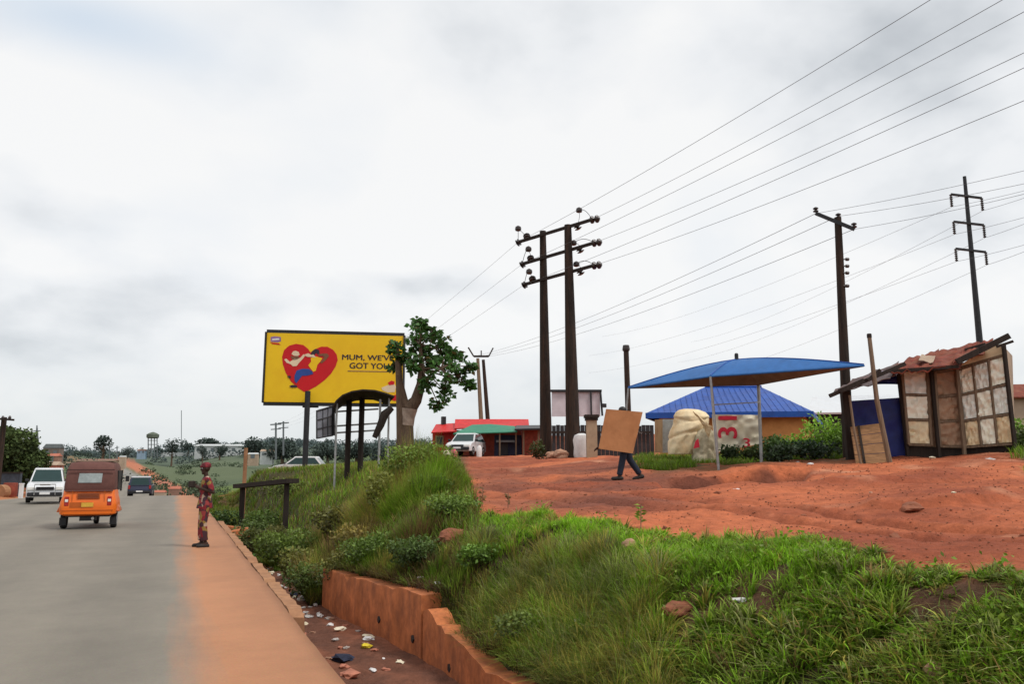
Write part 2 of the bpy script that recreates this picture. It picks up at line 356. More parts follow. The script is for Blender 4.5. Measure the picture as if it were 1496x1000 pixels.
def lerp(a, b, t): return a*(1-t[:, None])+b*t[:, None]
def C(*c): return np.array([c], float)
gr_ = gx*cy_-gy*sy_; n4 = fbm(gr_*.22+gD*.1, gD*1.3, 4, 46)
n1 = fbm(gx*.35, gy*.35, 4, 40); n2 = fbm(gx*1.6, gy*.8, 4, 41); n3 = fbm(gx*.012, gy*.012, 4, 42)
dirt = lerp(C(.52,.150,.064), C(.30,.078,.037), ss(.5+n1*2.2+n4*1.6)); dirt = lerp(dirt, C(.60,.27,.155), ss(n2*2.0+n4*2.2-.35))
gE = np.interp(gu, EDGE[0], EDGE[1]); wv_ = .35*fbm(gx*.3,gy*.3,2,35); rt_ = np.clip(sum(np.exp(-((gD/gE-f_-wv_*.3)/.03)**2) for f_ in (1.22,1.40)), 0, 1)*ss((gu-690)/80); dirt = lerp(dirt, C(.21,.058,.032), rt_*.5)
pit_shade = ss((gD-16.6)/.8)*ss((18.0-gD)/.3)*ss((gu-955)/30)*ss((1190-gu)/30); dirt = lerp(dirt, C(.11,.04,.028), pit_shade*.85)  # shade on the back face of the hollow, darkened into the dirt colour
wet = ss((gD-11)/2)*ss((30-gD)/8)*ss((gu-640)/60)*ss((1080-gu)/120)*ss(.45+fbm(gx*.5,gy*.5,3,50)*3)
dirt = lerp(dirt, C(.15,.062,.045), wet*.6)
edge = np.interp(gu, EDGE[0], EDGE[1])
gm = ss((edge-gD)/.5+.3*n2)*ss((gu-560)/60)
soil = lerp(C(.06,.05,.025), C(.12,.06,.035), ss(.5+n2*2.5))
colr = lerp(dirt, soil, gm)
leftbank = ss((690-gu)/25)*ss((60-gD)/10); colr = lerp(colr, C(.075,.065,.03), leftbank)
drain = (gx > 1.2)*(gx < np.interp(gy, WX[0], WX[1])+.15)*(gy < 60); colr = lerp(colr, lerp(C(.27,.105,.06), C(.15,.065,.042), ss(.5+n2*3)), drain.astype(float))
farf = ss((gD-62)/25)
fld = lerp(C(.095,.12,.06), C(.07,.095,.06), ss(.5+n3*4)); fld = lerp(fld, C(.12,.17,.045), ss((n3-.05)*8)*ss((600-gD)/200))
fld = lerp(fld, C(.17,.21,.19), ss((gD-300)/900)*.8)  # aerial haze mixed into the hillside colour with distance
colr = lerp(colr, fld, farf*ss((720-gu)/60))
gv = 685-(gz-CZ)*F/gD
xc = road_c(gy); sideR = gx-(xc+HW); redb = ss((sideR+1)/2)*ss((15-sideR)/6)*farf; colr = lerp(colr, C(.42,.15,.075), redb*.3)
vl = 668+(gu-172)*.525; bd = ss((gv-vl+7)/3)*ss((vl+9-gv)/3)*(gD > 110)*ss((gu-165)/5)*ss((330-gu)/20); colr = lerp(colr, lerp(C(.42,.15,.08), C(.34,.13,.08), ss(.5+n3*6)), bd)
bd = ss((gv-vl-9)/3)*(gD > 110)*ss((gu-172)/6)*ss((232-gu)/6); colr = lerp(colr, C(.24,.23,.21), bd)
leftd = ss((-8.2-gx)/.6)*ss((70-gD)/10); colr = lerp(colr, lerp(C(.40,.16,.07), C(.10,.09,.04), ss((-11.5-gx)/2)), leftd)
grs = ss((gD-19)/2)*ss((45-gD)/6)*ss((gu-940)/30)*ss((1265-gu)/30)*ss(.6+n2*2); colr = lerp(colr, C(.07,.075,.03), grs*.9)
grr = ss((gu-1488)/10)*ss((gD-16)/2); colr = lerp(colr, C(.07,.08,.03), grr)
na, nr = GX.shape; ii, jj = np.meshgrid(np.arange(na), np.arange(nr-1), indexing='ij'); i2 = (ii+1) % na
Q = np.stack([ii*nr+jj, i2*nr+jj, i2*nr+jj+1, ii*nr+jj+1], -1).reshape(-1, 4)[:, ::-1]
M['ground'] = attr_mat('laterite_ground', .9, 5.5, .60, 1.36, 0, 1.0, 9, .06)
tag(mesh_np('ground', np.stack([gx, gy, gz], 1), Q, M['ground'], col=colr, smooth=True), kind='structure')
# road
def road_mat():
    m, nt, b = nodes('dusty_asphalt'); N = nt.nodes.new; L = nt.links.new
    tc = N('ShaderNodeTexCoord'); at = N('ShaderNodeAttribute'); at.attribute_name = 'Col'
    mp = N('ShaderNodeMapping'); mp.inputs['Scale'].default_value = (1.2,.12,1); L(tc.outputs['Object'], mp.inputs['Vector'])
    n = N('ShaderNodeTexNoise'); n.inputs['Scale'].default_value = 1.6; n.inputs['Detail'].default_value = 7; n.inputs['Roughness'].default_value = .65; L(mp.outputs['Vector'], n.inputs['Vector'])
    n2 = N('ShaderNodeTexNoise'); n2.inputs['Scale'].default_value = 55; n2.inputs['Detail'].default_value = 4; L(tc.outputs['Object'], n2.inputs['Vector'])
    ad = N('ShaderNodeMath'); ad.operation = 'MULTIPLY_ADD'; ad.inputs[1].default_value = .9; L(n.outputs['Fac'], ad.inputs[0])
    sb = N('ShaderNodeMath'); sb.operation = 'SUBTRACT'; sb.inputs[1].default_value = .45; L(at.outputs['Fac'], sb.inputs[0]); L(sb.outputs[0], ad.inputs[2])
    mr = N('ShaderNodeMapRange'); mr.inputs[1].default_value = .2; mr.inputs[2].default_value = .72; L(ad.outputs[0], mr.inputs[0])
    a1 = N('ShaderNodeMix'); a1.data_type = 'RGBA'; a1.inputs['A'].default_value = (.175,.155,.125,1); a1.inputs['B'].default_value = (.235,.205,.162,1); L(n.outputs['Fac'], a1.inputs['Factor'])
    a2 = N('ShaderNodeMix'); a2.data_type = 'RGBA'; L(a1.outputs['Result'], a2.inputs['A']); a2.inputs['B'].default_value = (.42,.185,.085,1); L(mr.outputs[0], a2.inputs['Factor'])
    a3 = N('ShaderNodeMix'); a3.data_type = 'RGBA'; a3.blend_type = 'MULTIPLY'; a3.inputs['Factor'].default_value = .35; L(a2.outputs['Result'], a3.inputs['A']); L(n2.outputs['Color'], a3.inputs['B'])
    sc = N('ShaderNodeVectorMath'); sc.operation = 'SCALE'; sc.inputs['Scale'].default_value = 1.12; L(a3.outputs['Result'], sc.inputs[0])
    sx = N('ShaderNodeSeparateXYZ'); L(tc.outputs['Object'], sx.inputs[0])
    n3 = N('ShaderNodeTexNoise'); n3.inputs['Scale'].default_value = .35; n3.inputs['Detail'].default_value = 5; L(mp.outputs['Vector'], n3.inputs['Vector'])
    m1 = N('ShaderNodeMath'); m1.operation = 'MULTIPLY_ADD'; m1.inputs[1].default_value = 3.6; L(sx.outputs['X'], m1.inputs[0]); L(n3.outputs['Fac'], m1.inputs[2])
    m2 = N('ShaderNodeMath'); m2.operation = 'SINE'; L(m1.outputs[0], m2.inputs[0])
    m3 = N('ShaderNodeMapRange'); m3.inputs[1].default_value = -1; m3.inputs[2].default_value = 1; m3.inputs[3].default_value = .90; m3.inputs[4].default_value = 1.05; L(m2.outputs[0], m3.inputs[0])
    n4 = N('ShaderNodeTexNoise'); n4.inputs['Scale'].default_value = .7; n4.inputs['Detail'].default_value = 9; n4.inputs['Roughness'].default_value = .75; L(tc.outputs['Object'], n4.inputs['Vector'])
    m4 = N('ShaderNodeMapRange'); m4.inputs[1].default_value = .3; m4.inputs[2].default_value = .7; m4.inputs[3].default_value = .84; m4.inputs[4].default_value = 1.14; L(n4.outputs['Fac'], m4.inputs[0])
    m5 = N('ShaderNodeMath'); m5.operation = 'MULTIPLY'; L(m3.outputs[0], m5.inputs[0]); L(m4.outputs[0], m5.inputs[1])
    s2 = N('ShaderNodeVectorMath'); s2.operation = 'SCALE'; L(sc.outputs[0], s2.inputs[0]); L(m5.outputs[0], s2.inputs['Scale'])
    L(s2.outputs[0], b.inputs['Base Color']); b.inputs['Roughness'].default_value = .8
    bp = N('ShaderNodeBump'); bp.inputs['Strength'].default_value = .25; bp.inputs['Distance'].default_value = .01; L(n2.outputs['Fac'], bp.inputs['Height']); L(bp.outputs['Normal'], b.inputs['Normal'])
    return m
ys = np.concatenate([np.arange(-40, 0, 2.), np.arange(0, 40, .25), np.arange(40, 130, 1.), np.arange(130, 950, 8.)])
xs = np.concatenate([np.linspace(-HW, HW-1.6, 16), np.linspace(HW-1.6, HW, 12)[1:]])
XX, YY = np.meshgrid(xs, ys); XW = XX+road_c(YY)
XW[:, -1] += (vnoise(ys*1.1, ys*0, 77)-.5)*.02+(vnoise(ys*9, ys*0, 78)-.5)*.012
ZZ = road_z(YY)
dust = ss((XX-(HW-1.5))/1.0)*.95+ss((-HW+1.2-XX)/1.2)*.5
dust = np.where(YY > 90, dust*.3, dust)
V = np.stack([XW, YY, ZZ], -1).reshape(-1, 3)
nx = len(xs); q = [(j*nx+i, j*nx+i+1, (j+1)*nx+i+1, (j+1)*nx+i) for j in range(len(ys)-1) for i in range(nx-1)]
nv = len(V); sk = np.stack([XW[:, -1]-.02, ys, ZZ[:, -1]-1.0], 1); V = np.concatenate([V, sk])
for j in range(len(ys)-1): q.append((nv+j, nv+j+1, (j+1)*nx+nx-1, j*nx+nx-1)[::-1])
cc = np.repeat(np.concatenate([dust.ravel(), np.ones(len(ys))*.95])[:, None], 3, 1)
tag(mesh_np('road', V, np.array(q), road_mat(), col=cc), kind='structure')
# puddles on the dirt
for i, (x, y, rx, ry, z) in enumerate(PUDW):
    n = 40; pts = []
    for k in range(n):
        a = 2*math.pi*k/n; w = 1+.25*math.sin(3*a+i)+.15*math.sin(7*a+2*i)
        da, db = rx*math.cos(a)*w*1.0, ry*3*math.sin(a)*w
        pts.append((x+da*cy_+db*sy_, y-da*sy_+db*cy_, z))
    me = MB().add(pts, [tuple(range(n))]); tag(me.build('puddle', M['puddle']), kind='structure')
# ================================================================== sky and sun
W = bpy.data.worlds.new('World'); S.world = W; W.use_nodes = True; nt = W.node_tree; N = nt.nodes.new; L = nt.links.new
for n in list(nt.nodes): nt.nodes.remove(n)
SUN_EL, SUN_AZ = R(56), R(142)            # azimuth clockwise from +Y
sky = N('ShaderNodeTexSky'); sky.sky_type = 'NISHITA'; sky.sun_disc = False; sky.sun_elevation = SUN_EL; sky.sun_rotation = SUN_AZ
bg1 = N('ShaderNodeBackground'); bg1.inputs['Strength'].default_value = .11; L(sky.outputs[0], bg1.inputs['Color'])
tc = N('ShaderNodeTexCoord'); sp = N('ShaderNodeSeparateXYZ'); L(tc.outputs['Generated'], sp.inputs[0])
def math_(op, a, b=None, c=None, clamp=False):
    n = N('ShaderNodeMath'); n.operation = op; n.use_clamp = clamp
    for i, v in enumerate((a, b, c)):
        if v is None: continue
        if isinstance(v, (int, float)): n.inputs[i].default_value = v
        else: L(v, n.inputs[i])
    return n.outputs[0]
zc = math_('MAXIMUM', sp.outputs['Z'], .0); den = math_('ADD', zc, .42)
px_ = math_('DIVIDE', sp.outputs['X'], den); py_ = math_('DIVIDE', sp.outputs['Y'], den)
cb = N('ShaderNodeCombineXYZ'); L(px_, cb.inputs[0]); L(py_, cb.inputs[1])
def noise(scale, det, rough, dist=0, off=(0,0,0)):
    mp = N('ShaderNodeMapping'); mp.inputs['Location'].default_value = off; L(cb.outputs[0], mp.inputs['Vector'])
    n = N('ShaderNodeTexNoise'); n.inputs['Scale'].default_value = scale; n.inputs['Detail'].default_value = det; n.inputs['Roughness'].default_value = rough; n.inputs['Distortion'].default_value = dist
    L(mp.outputs[0], n.inputs['Vector']); return n.outputs['Fac']
big = noise(1.5, 2.5, .5, .1, (3.3, 1.7, 0)); med = noise(3.4, 5, .48, .15, (1.2, 8.1, 0)); fine = noise(8.0, 5, .5, .1, (7.7, 2.2, 0))
def lobe(px, py, w, wy=None):             # a soft cloud mass around one direction of the sky
    d = Vector(ray(px, py)); v = Vector((d[0]*cy_+d[1]*sy_, -d[0]*sy_+d[1]*cy_, d[2])).normalized()
    sb = N('ShaderNodeVectorMath'); sb.operation = 'SUBTRACT'; L(tc.outputs['Generated'], sb.inputs[0]); sb.inputs[1].default_value = v
    h = Vector((v.y, -v.x, 0)).normalized()
    dt = N('ShaderNodeVectorMath'); dt.operation = 'DOT_PRODUCT'; L(sb.outputs[0], dt.inputs[0]); dt.inputs[1].default_value = h
    u = v.cross(h).normalized()
    du = N('ShaderNodeVectorMath'); du.operation = 'DOT_PRODUCT'; L(sb.outputs[0], du.inputs[0]); du.inputs[1].default_value = u
    a = math_('POWER', math_('ABSOLUTE', math_('DIVIDE', dt.outputs['Value'], w/F)), 2); b = math_('POWER', math_('ABSOLUTE', math_('DIVIDE', du.outputs['Value'], (wy or w)/F)), 2)
    return math_('EXPONENT', math_('MULTIPLY', math_('ADD', a, b), -1))
t = math_('MULTIPLY_ADD', math_('SUBTRACT', big, .5), .62, .985)
t = math_('MULTIPLY_ADD', math_('SUBTRACT', med, .5), 1.05, t)
t = math_('MULTIPLY_ADD', math_('SUBTRACT', fine, .5), .34, t)
for (x, y, w, wy, k) in [(110,140,120,70,.15),(620,415,120,26,-.34),(1330,80,170,110,-.34),(1450,220,110,90,-.16),(250,415,200,30,-.12),(420,450,160,24,-.12),(1000,230,170,150,.22),(200,300,260,120,.10),(520,330,150,70,.14),(90,60,120,70,-.10),(200,430,220,40,-.14),
                         (60,480,180,60,-.14),(480,430,120,40,-.08),(1060,345,170,70,-.09),(800,270,200,150,.10),(480,200,220,100,.05),(150,600,420,80,-.10),
                         (1280,400,140,60,.10),(1320,330,150,40,-.08),(330,330,160,60,.06),(700,120,150,60,-.04),(560,460,150,30,.12),(340,350,60,20,-.08),(100,335,80,20,-.08),(720,560,260,60,-.10)]:
    t = math_('MULTIPLY_ADD', lobe(x, y, w, wy), k, t)
cr = N('ShaderNodeValToRGB'); e = cr.color_ramp.elements; L(t, cr.inputs['Fac'])
e[0].position = .36; e[0].color = (.43,.46,.49,1); e[1].position = 1.02; e[1].color = (.985,.985,.98,1)
for p, c in ((.52,(.60,.63,.66,1)),(.66,(.76,.785,.81,1)),(.82,(.90,.915,.93,1))):
    x = e.new(p); x.color = c
# thin gaps of blue between the clouds, haze towards the horizon
bl = N('ShaderNodeMix'); bl.data_type = 'RGBA'; L(cr.outputs['Color'], bl.inputs['A']); bl.inputs['B'].default_value = (.62,.73,.86,1)
gap = math_('ADD', math_('MULTIPLY', lobe(110,25,150,45), .8), math_('MULTIPLY', math_('SUBTRACT', noise(2.0, 5, .5, .2, (14.2, 3.1, 0)), .55), 1.2), clamp=True)
L(gap, bl.inputs['Factor'])
hz = N('ShaderNodeMapRange'); hz.inputs[1].default_value = .0; hz.inputs[2].default_value = .16; hz.inputs[3].default_value = .62; hz.inputs[4].default_value = 0; L(zc, hz.inputs[0])
hm = N('ShaderNodeMix'); hm.data_type = 'RGBA'; L(hz.outputs[0], hm.inputs['Factor']); L(bl.outputs['Result'], hm.inputs['A']); hm.inputs['B'].default_value = (.63,.69,.72,1)
bg2 = N('ShaderNodeBackground'); bg2.inputs['Strength'].default_value = 1.0; L(hm.outputs['Result'], bg2.inputs['Color'])
ms = N('ShaderNodeMixShader'); ms.inputs[0].default_value = .93; L(bg1.outputs[0], ms.inputs[1]); L(bg2.outputs[0], ms.inputs[2])
ow = N('ShaderNodeOutputWorld'); L(ms.outputs[0], ow.inputs['Surface'])
sl = bpy.data.lights.new('sun', 'SUN'); sl.energy = 1.95; sl.angle = R(12); sl.color = (1,.96,.9)
so = bpy.data.objects.new('sun', sl); COL.objects.link(so)
sd = Vector((math.sin(SUN_AZ)*math.cos(SUN_EL), math.cos(SUN_AZ)*math.cos(SUN_EL), math.sin(SUN_EL)))
so.rotation_euler = sd.to_track_quat('Z', 'Y').to_euler(); so.location = sd*50
S.view_settings.view_transform = 'Standard'; S.view_settings.look = 'None'; S.view_settings.exposure = 0; S.view_settings.gamma = 1
VF0 = Vector((sy_, cy_, 0)); RT0 = Vector((cy_, -sy_, 0))
# ================================================================== drain wall, kerb stones
def wall_seg(pts, zt, zb, th):            # pts: ground-plan centreline; zt top heights
    m = MB(); n = len(pts); vs = []
    for i, (x, y) in enumerate(pts):
        a = Vector(pts[max(i-1,0)]); b = Vector(pts[min(i+1,n-1)]); t = (b-a).normalized(); nn = Vector((t.y, -t.x))
        if nn.x < 0: nn = -nn
        j = fbm(np.array([y*3.]), np.array([x]), 3, 90)[0]*.06
        vs += [(x+j*.5, y, zb), (x+j, y, zt[i]+j), (x+nn.x*th, y+nn.y*th, zt[i]+j*.6), (x+nn.x*th, y+nn.y*th, zb)]
    fs = []
    for i in range(n-1):
        for k in range(4): fs.append((i*4+k, i*4+(k+1) % 4, (i+1)*4+(k+1) % 4, (i+1)*4+k))
    fs += [(0,1,2,3), tuple((n-1)*4+k for k in (3,2,1,0))]
    return m.add(vs, fs)
def dense(a, b, n): return [(a[0]+(b[0]-a[0])*i/n, a[1]+(b[1]-a[1])*i/n) for i in range(n+1)]
wr = empty('drain_wall', (2.8, 9.5, -.8), 'rust red concrete drain wall with a broken step in its top', 'wall')
p1 = dense((2.37,13.9), (2.86,9.75), 26); z1 = [-.09+.10*i/26+(-.09 if i in (8,) else 0)+(.03 if i > 20 else 0) for i in range(27)]
wall_seg(p1, z1, -1.0, .26).build('upper_wall', M['redwall'], wr)
p2 = dense((2.88,9.73), (3.02,5.2), 30); z2 = [-.40+.26*(1-min(i/13,1))**1.1+(.06*math.sin(i*1.3) if i < 4 else .02*math.sin(i*.9)+.012*math.sin(i*2.3))-(i/30)*.02 for i in range(31)]
wall_seg(p2, z2, -1.0, .24).build('lower_wall', M['redwall'], wr)
wh = MB()
for (x, y, z) in [(2.70,11.2,-.48),(2.84,10.0,-.52),(2.94,8.85,-.62)]:
    wh.lathe((x-.03,y,z),(1,0,0),[(.05,0),(.06,.1)],5)
wh.build('weep_hole', M['black'], wr)
ks = [(9.3,11.9,.05,0),(12.0,14.6,.02,.02),(14.75,17.6,.06,-.01),(17.8,21.2,.03,.02),(21.5,26.0,.04,0)]
kl = ['nearest broken kerb stone beside the drain, leaning over the litter','second kerb stone of the road edge, behind the nearest broken one','third kerb stone along the road edge, beside the heaped litter','fourth kerb stone along the drain, close to the standing person','farthest kerb stone of the drain edge, past the standing person']
for i, (a, b, z, t) in enumerate(ks):
    m = MB(); p = dense((1.245,a), (1.245+t,b), 14)
    vs = []; fs = []
    for k, (x, y) in enumerate(p):
        j = random.uniform(-.012,.012); tp = z*.5-.01+j-(.06 if k in (0,14) else 0)
        vs += [(x,y,-.8),(x+.005,y,tp),(x+.16+j,y,tp-.01),(x+.2,y,-.8)]
    for k in range(14):
        for q_ in range(4): fs.append((k*4+q_, k*4+(q_+1)%4, (k+1)*4+(q_+1)%4, (k+1)*4+q_))
    fs += [(0,1,2,3),(59,58,57,56)]
    m.add(vs, fs); tag(m.build('kerb_stone', M['concrete']), kl[i], 'kerb stone', 'kerb stones along the drain')
# ================================================================== power poles
def insulator(m, a, b, r, n=5):           # ribbed string between two points
    a = Vector(a); b = Vector(b); Lh = (b-a).length; prof = []
    for i in range(n):
        h0 = Lh*i/n; prof += [(r*.35,h0),(r,h0+Lh/n*.25),(r,h0+Lh/n*.55),(r*.35,h0+Lh/n*.95)]
    m.lathe(a, b-a, prof, 10)
hp = empty('twin_power_pole', G(818,35.5), 'tall dark twin timber power pole with three cross arms full of insulators', 'power pole')
for (xt, yt, xb, yb, D) in [(793,338,798,672,36.0),(829.5,329,838,672,35.0)]:
    b = P(xb, yb, D); b.z = h1(b.x,b.y)-.3; t = P(xt, yt, D)
    m = MB(); m.tube([b.lerp(t, k/6) for k in range(7)], [.33-.17*k/6 for k in range(7)] if D < 35.5 else [.285-.14*k/6 for k in range(7)], 12); m.build('pole', M['polewood'], hp, True)
ARM = []
for (xl, yl, xr, yr) in [(757,354,865,321),(763,386,868,355),(766,416,868,388)]:
    a = P(xl, yl, 36.4); b = P(xr, yr, 34.3); ARM.append((a, b))
    MB().beam(a, b, .10, .13).build('cross_arm', M['darkwood'], hp)
jum = []
for k, (a, b) in enumerate(ARM):
    d = (b-a).normalized(); up = Vector((0,0,1))
    wire_dir = Vector((.55,-.8,.12)).normalized()
    for (p, sgn) in ((a, 1), (b, 1)):
        m = MB(); insulator(m, p-d*.1*(1 if p is b else -1), p+Vector((.06,-.12,-.05))+d*(.26 if p is b else -.22), .17, 2); m.build('insulator', M['ceramic'], hp, True)
    for q_ in (.13,.80):
        p = a.lerp(b, q_); m = MB(); s = -1 if q_ > .5 else 1
        insulator(m, p+Vector((0,0,.05*s)), p+Vector((.05,.1,.26*s))+d*(.12 if q_ > .5 else -.06), .17, 2); m.build('insulator', M['ceramic'], hp, True)
for (x, y) in [(757,334),(772,364),(773,397),(846,307),(838,355),(842,386)]:
    p = P(x, y, 35.3); m = MB(); m.lathe(p-Vector((0,0,.13)), (0,0,1), [(.05,0),(.13,.03),(.15,.1),(.13,.2),(.04,.26)], 10); m.build('insulator', M['ceramic'], hp, True)
    e1 = ARM[[334,364,397,307,355,386].index(y) % 3][0 if x < 800 else 1]
    mid = p.lerp(e1, .5)+Vector((0,0,.35)); pts = []
    for k in range(9):
        t_ = k/8; pts.append(p*(1-t_)**2+mid*2*t_*(1-t_)+e1*t_*t_)
    MB().tube(pts, .014, 5).build('jumper_cable', M['wire'], hp)
    fo = ARM[[334,364,397,307,355,386].index(y) % 3]; q_ = fo[0].lerp(fo[1], .12 if x < 800 else .82)
    MB().tube([p, p.lerp(q_, .5)+Vector((.05,0,.04)), q_], .012, 5).build('jumper_cable', M['wire'], hp)
def catenary(a, b, sag, n=24):
    a = Vector(a); b = Vector(b); return [a.lerp(b, i/n)-Vector((0,0,4*sag*(i/n)*(1-i/n))) for i in range(n+1)]
def wire(a, b, sag, label, group, r=.011):
    return tag(MB().tube(catenary(a, b, sag), r, 5).build('overhead_cable', M['wire'], smooth=True), label, 'cable', group)
six = [(0,0,(1355,0),'uppermost of the six cables running from the twin pole to the upper right'),(0,1,(1460,0),'second of the six cables from the twin pole, counted from the top'),
       (1,0,(1496,15),'third of the six cables from the twin pole, counted from the top'),(1,1,(1496,75),'fourth of the six cables from the twin pole, counted from the top'),
       (2,0,(1496,97),'fifth of the six cables from the twin pole, second from the bottom'),(2,1,(1496,145),'lowest of the six cables running from the twin pole to the upper right')]
mids = {0:(880,283),1:(925,298),2:(1040,235),3:(935,328),4:(880,372),5:(1040,325)}
for i, (k, e_, (x, y), lb) in enumerate(six):
    a = ARM[k][e_]; b = P(x, y, 15.5); b2 = a+(b-a)*1.55; s = .35
    b2.z += .45
    wire(a, b2, s, lb, 'cables from the twin pole towards the camera', .0072)
# pole beside the shed
sp_ = empty('power_pole', G(1240,21.6), 'dark power pole with one tilted cross arm, standing between blue canopy and shed', 'power pole')
b = P(1240,672,21.6); b.z = h1(b.x,b.y)-.3; t_ = P(1224,318,21.6)
MB().tube([b.lerp(t_, k/5) for k in range(6)], [.155-.06*k/5 for k in range(6)], 12).build('pole', M['polewood'], sp_, True)
a1 = P(1192,312,21.9); a2 = P(1248,335,21.3); MB().beam(a1, a2, .09, .10).build('cross_arm', M['blackmetal'], sp_)
for p in (a1, P(1225,321,21.6), a2):
    m = MB(); insulator(m, p+Vector((0,0,.03)), p+Vector((0,0,.19)), .075, 2); m.build('insulator', M['ceramic'], sp_, True)
for y in (379,389,399,418):
    p = P(1232,y,21.5); m = MB(); m.lathe(p, (cy_,-sy_,0), [(.02,0),(.02,.06),(.05,.07),(.05,.14),(.03,.16)], 8); m.build('bracket', M['ceramic'], sp_, True)
# tall pylon pole with three arms
tp = empty('power_pole', G(1437,46), 'tall thin power pole with three short cross arms, rising behind the shed roof', 'power pole')
b = P(1446,660,46); b.z = h1(b.x,b.y)-.3; t_ = P(1409,258,46)
MB().tube([b.lerp(t_, k/5) for k in range(6)], [.24-.14*k/5 for k in range(6)], 10).build('pole', M['blackmetal'], tp, True)
PY = []
for (xl, yl, xr, yr) in [(1389,284,1434,289.5),(1393,324,1437,329),(1396,363.5,1440,368.5)]:
    a = P(xl,yl,46); c = P(xr,yr,45.7); MB().beam(a, c, .12, .12).build('cross_arm', M['blackmetal'], tp)
    for p in (a, c):
        q_ = p-Vector((0,0,.78)); m = MB(); insulator(m, p, q_, .09, 6); m.build('insulator', M['ceramic'], tp, True); PY.append(q_)
# thin poles farther off
f1 = empty('twin_power_pole', G(712,68), 'two slim leaning poles joined by one cross arm, beside the red shop', 'power pole')
for (xt, xb, yt) in [(698,706,524),(706,717,526)]:
    b = P(xb,670,68); b.z = h1(b.x,b.y)-.3; t_ = P(xt,yt,68)
    MB().tube([b, b.lerp(t_,.5), t_], [.22,.19,.14], 8).build('pole', M['wood'] if xt == 698 else M['polewood'], f1, True)
a3 = P(692,521,68); a4 = P(714,521,68); MB().beam(a3, a4, .16, .16).build('cross_arm', M['darkwood'], f1)
for p, q_ in ((a3,(-.5,0,.75)),(a4,(.4,0,.75)),(a3.lerp(a4,.5),(0,0,.5))):
    MB().beam(p, p+Vector(q_), .1).build('insulator', M['ceramic'], f1)
for (x, yb, yt, D, r, lb) in [(915.5,662,506,48,.16,'plain dark pole without cross arm, behind the left end of the blue canopy')]:
    e_ = empty('power_pole', G(919,D), lb, 'power pole'); b = P(920,yb,D); b.z = h1(b.x,b.y)-.3; t_ = P(x-1,yt,D)
    MB().tube([b, b.lerp(t_,.5), t_], [r*1.2,r*1.1,r], 8).build('pole', M['polewood'], e_, True)
    m = MB(); m.lathe(t_-Vector((0,0,.3)), (0,0,1), [(r*1.3,0),(r*1.5,.1),(r*1.2,.35)], 8); m.build('cap', M['ceramic'], e_, True)
j = 0
for (p, q_, lb) in [(a1, a3, 'upper cable from the shed pole down to the slim leaning poles'),(P(1225,316,21.6), a3.lerp(a4,.5), 'middle cable from the shed pole down to the slim leaning poles'),(a2, a4, 'lower cable from the shed pole down to the slim leaning poles')]:
    wire(p, q_, .5, lb, 'cables between the shed pole and the slim poles', .0075)
for (p, xy, lb) in [(a1,(1496,243),'upper cable running right from the shed pole'),(P(1225,316,21.6),(1496,262),'middle cable running right from the shed pole'),(a2,(1496,277),'lower cable running right from the shed pole')]:
    q_ = P(*xy, 18.5); wire(p, p+(q_-p)*1.6, .12, lb, 'cables running right from the shed pole', .0055)
far_ends = [(880,492),(1010,500),(860,520),(990,530),(860,545),(1000,552)]
nm = ['top left','top right','middle left','middle right','bottom left','bottom right']
for i, p in enumerate(PY):
    q_ = P(*far_ends[i], 150); wire(p, q_, 1.2, 'cable hanging from the %s insulator of the tall thin pole, leading left' % nm[i], 'cables of the tall thin pole', .009)
    ex = P(1540, [262,280,300,316,340,356][i]-(12 if i % 2 else 0), 41); wire(p, p+(ex-p)*1.8, .2, 'cable hanging from the %s insulator of the tall thin pole, leading right' % nm[i], 'cables of the tall thin pole', .010)
for i in range(3):
    wire(ARM[i][0], P(409+4*i, 619+i*2, 155), 1.2, ['upper','middle','lower'][i]+' cable from the twin pole leading away behind the tree', 'cables leading away behind the tree', .006)
# ================================================================== billboard
bb = empty('billboard', G(445,45), 'wide yellow billboard with a red heart on a single black post', 'billboard')
O = P(385.5,587.5,45); Rr = P(588,587.5,46.2); Rr.z = O.z; RX = Rr-O; RX_n = RX.normalized(); TLz = P(387,486.5,45).z; HH = TLz-O.z; NRM = Vector((RX_n.y, -RX_n.x, 0))
if NRM.dot(-O) < 0: NRM = -NRM
def bp_(s, t, n=0): return O+RX*s+Vector((0,0,HH*t))+NRM*n
MB().prism([bp_(0,0), bp_(1,0), bp_(1,1), bp_(0,1)], -NRM*.25).build('board', M['signyellow'], bb)
fr = MB()
for a, b in (((-.005,-.008),(1.005,-.008)),((-.005,1.008),(1.005,1.008)),((-.006,-.012),(-.006,1.012)),((1.006,-.012),(1.006,1.012))):
    fr.beam(bp_(*a,-.1), bp_(*b,-.1), .09 if a[1] != b[1] else .09, .34)
fr.build('frame', M['blackmetal'], bb)
pb = P(445,692,45); pb.z = h1(pb.x,pb.y)-.4; pt = bp_(.292,.0,-.4)
MB().tube([pb, Vector((pb.x,pb.y,pt.z+.6))], .155, 14).build('post', M['blackmetal'], bb, True)
MB().beam(bp_(.27,-.05,-.4), bp_(.385,-.05,-.4), .2, .14).beam(bp_(.05,-.02,-.4), bp_(.95,-.02,-.4), .12, .12).build('bracket', M['blackmetal'], bb)
def art(name, poly, m, n):                # poly in crop pixels of the board print
    pts = [bp_((x-75)/1312, (760-y)/660, n) for x, y in poly]
    return MB().prism(pts, -NRM*.008).build(name, m, bb)
heart = [(445,662),(380,620),(315,560),(265,480),(235,400),(225,330),(240,265),(285,220),(350,200),(420,210),(465,245),(490,280),(530,250),(590,222),(650,222),(705,250),(740,295),(752,350),(735,410),(695,480),(635,545),(560,605),(490,645)]
art('heart', heart, M['artred'], .012)
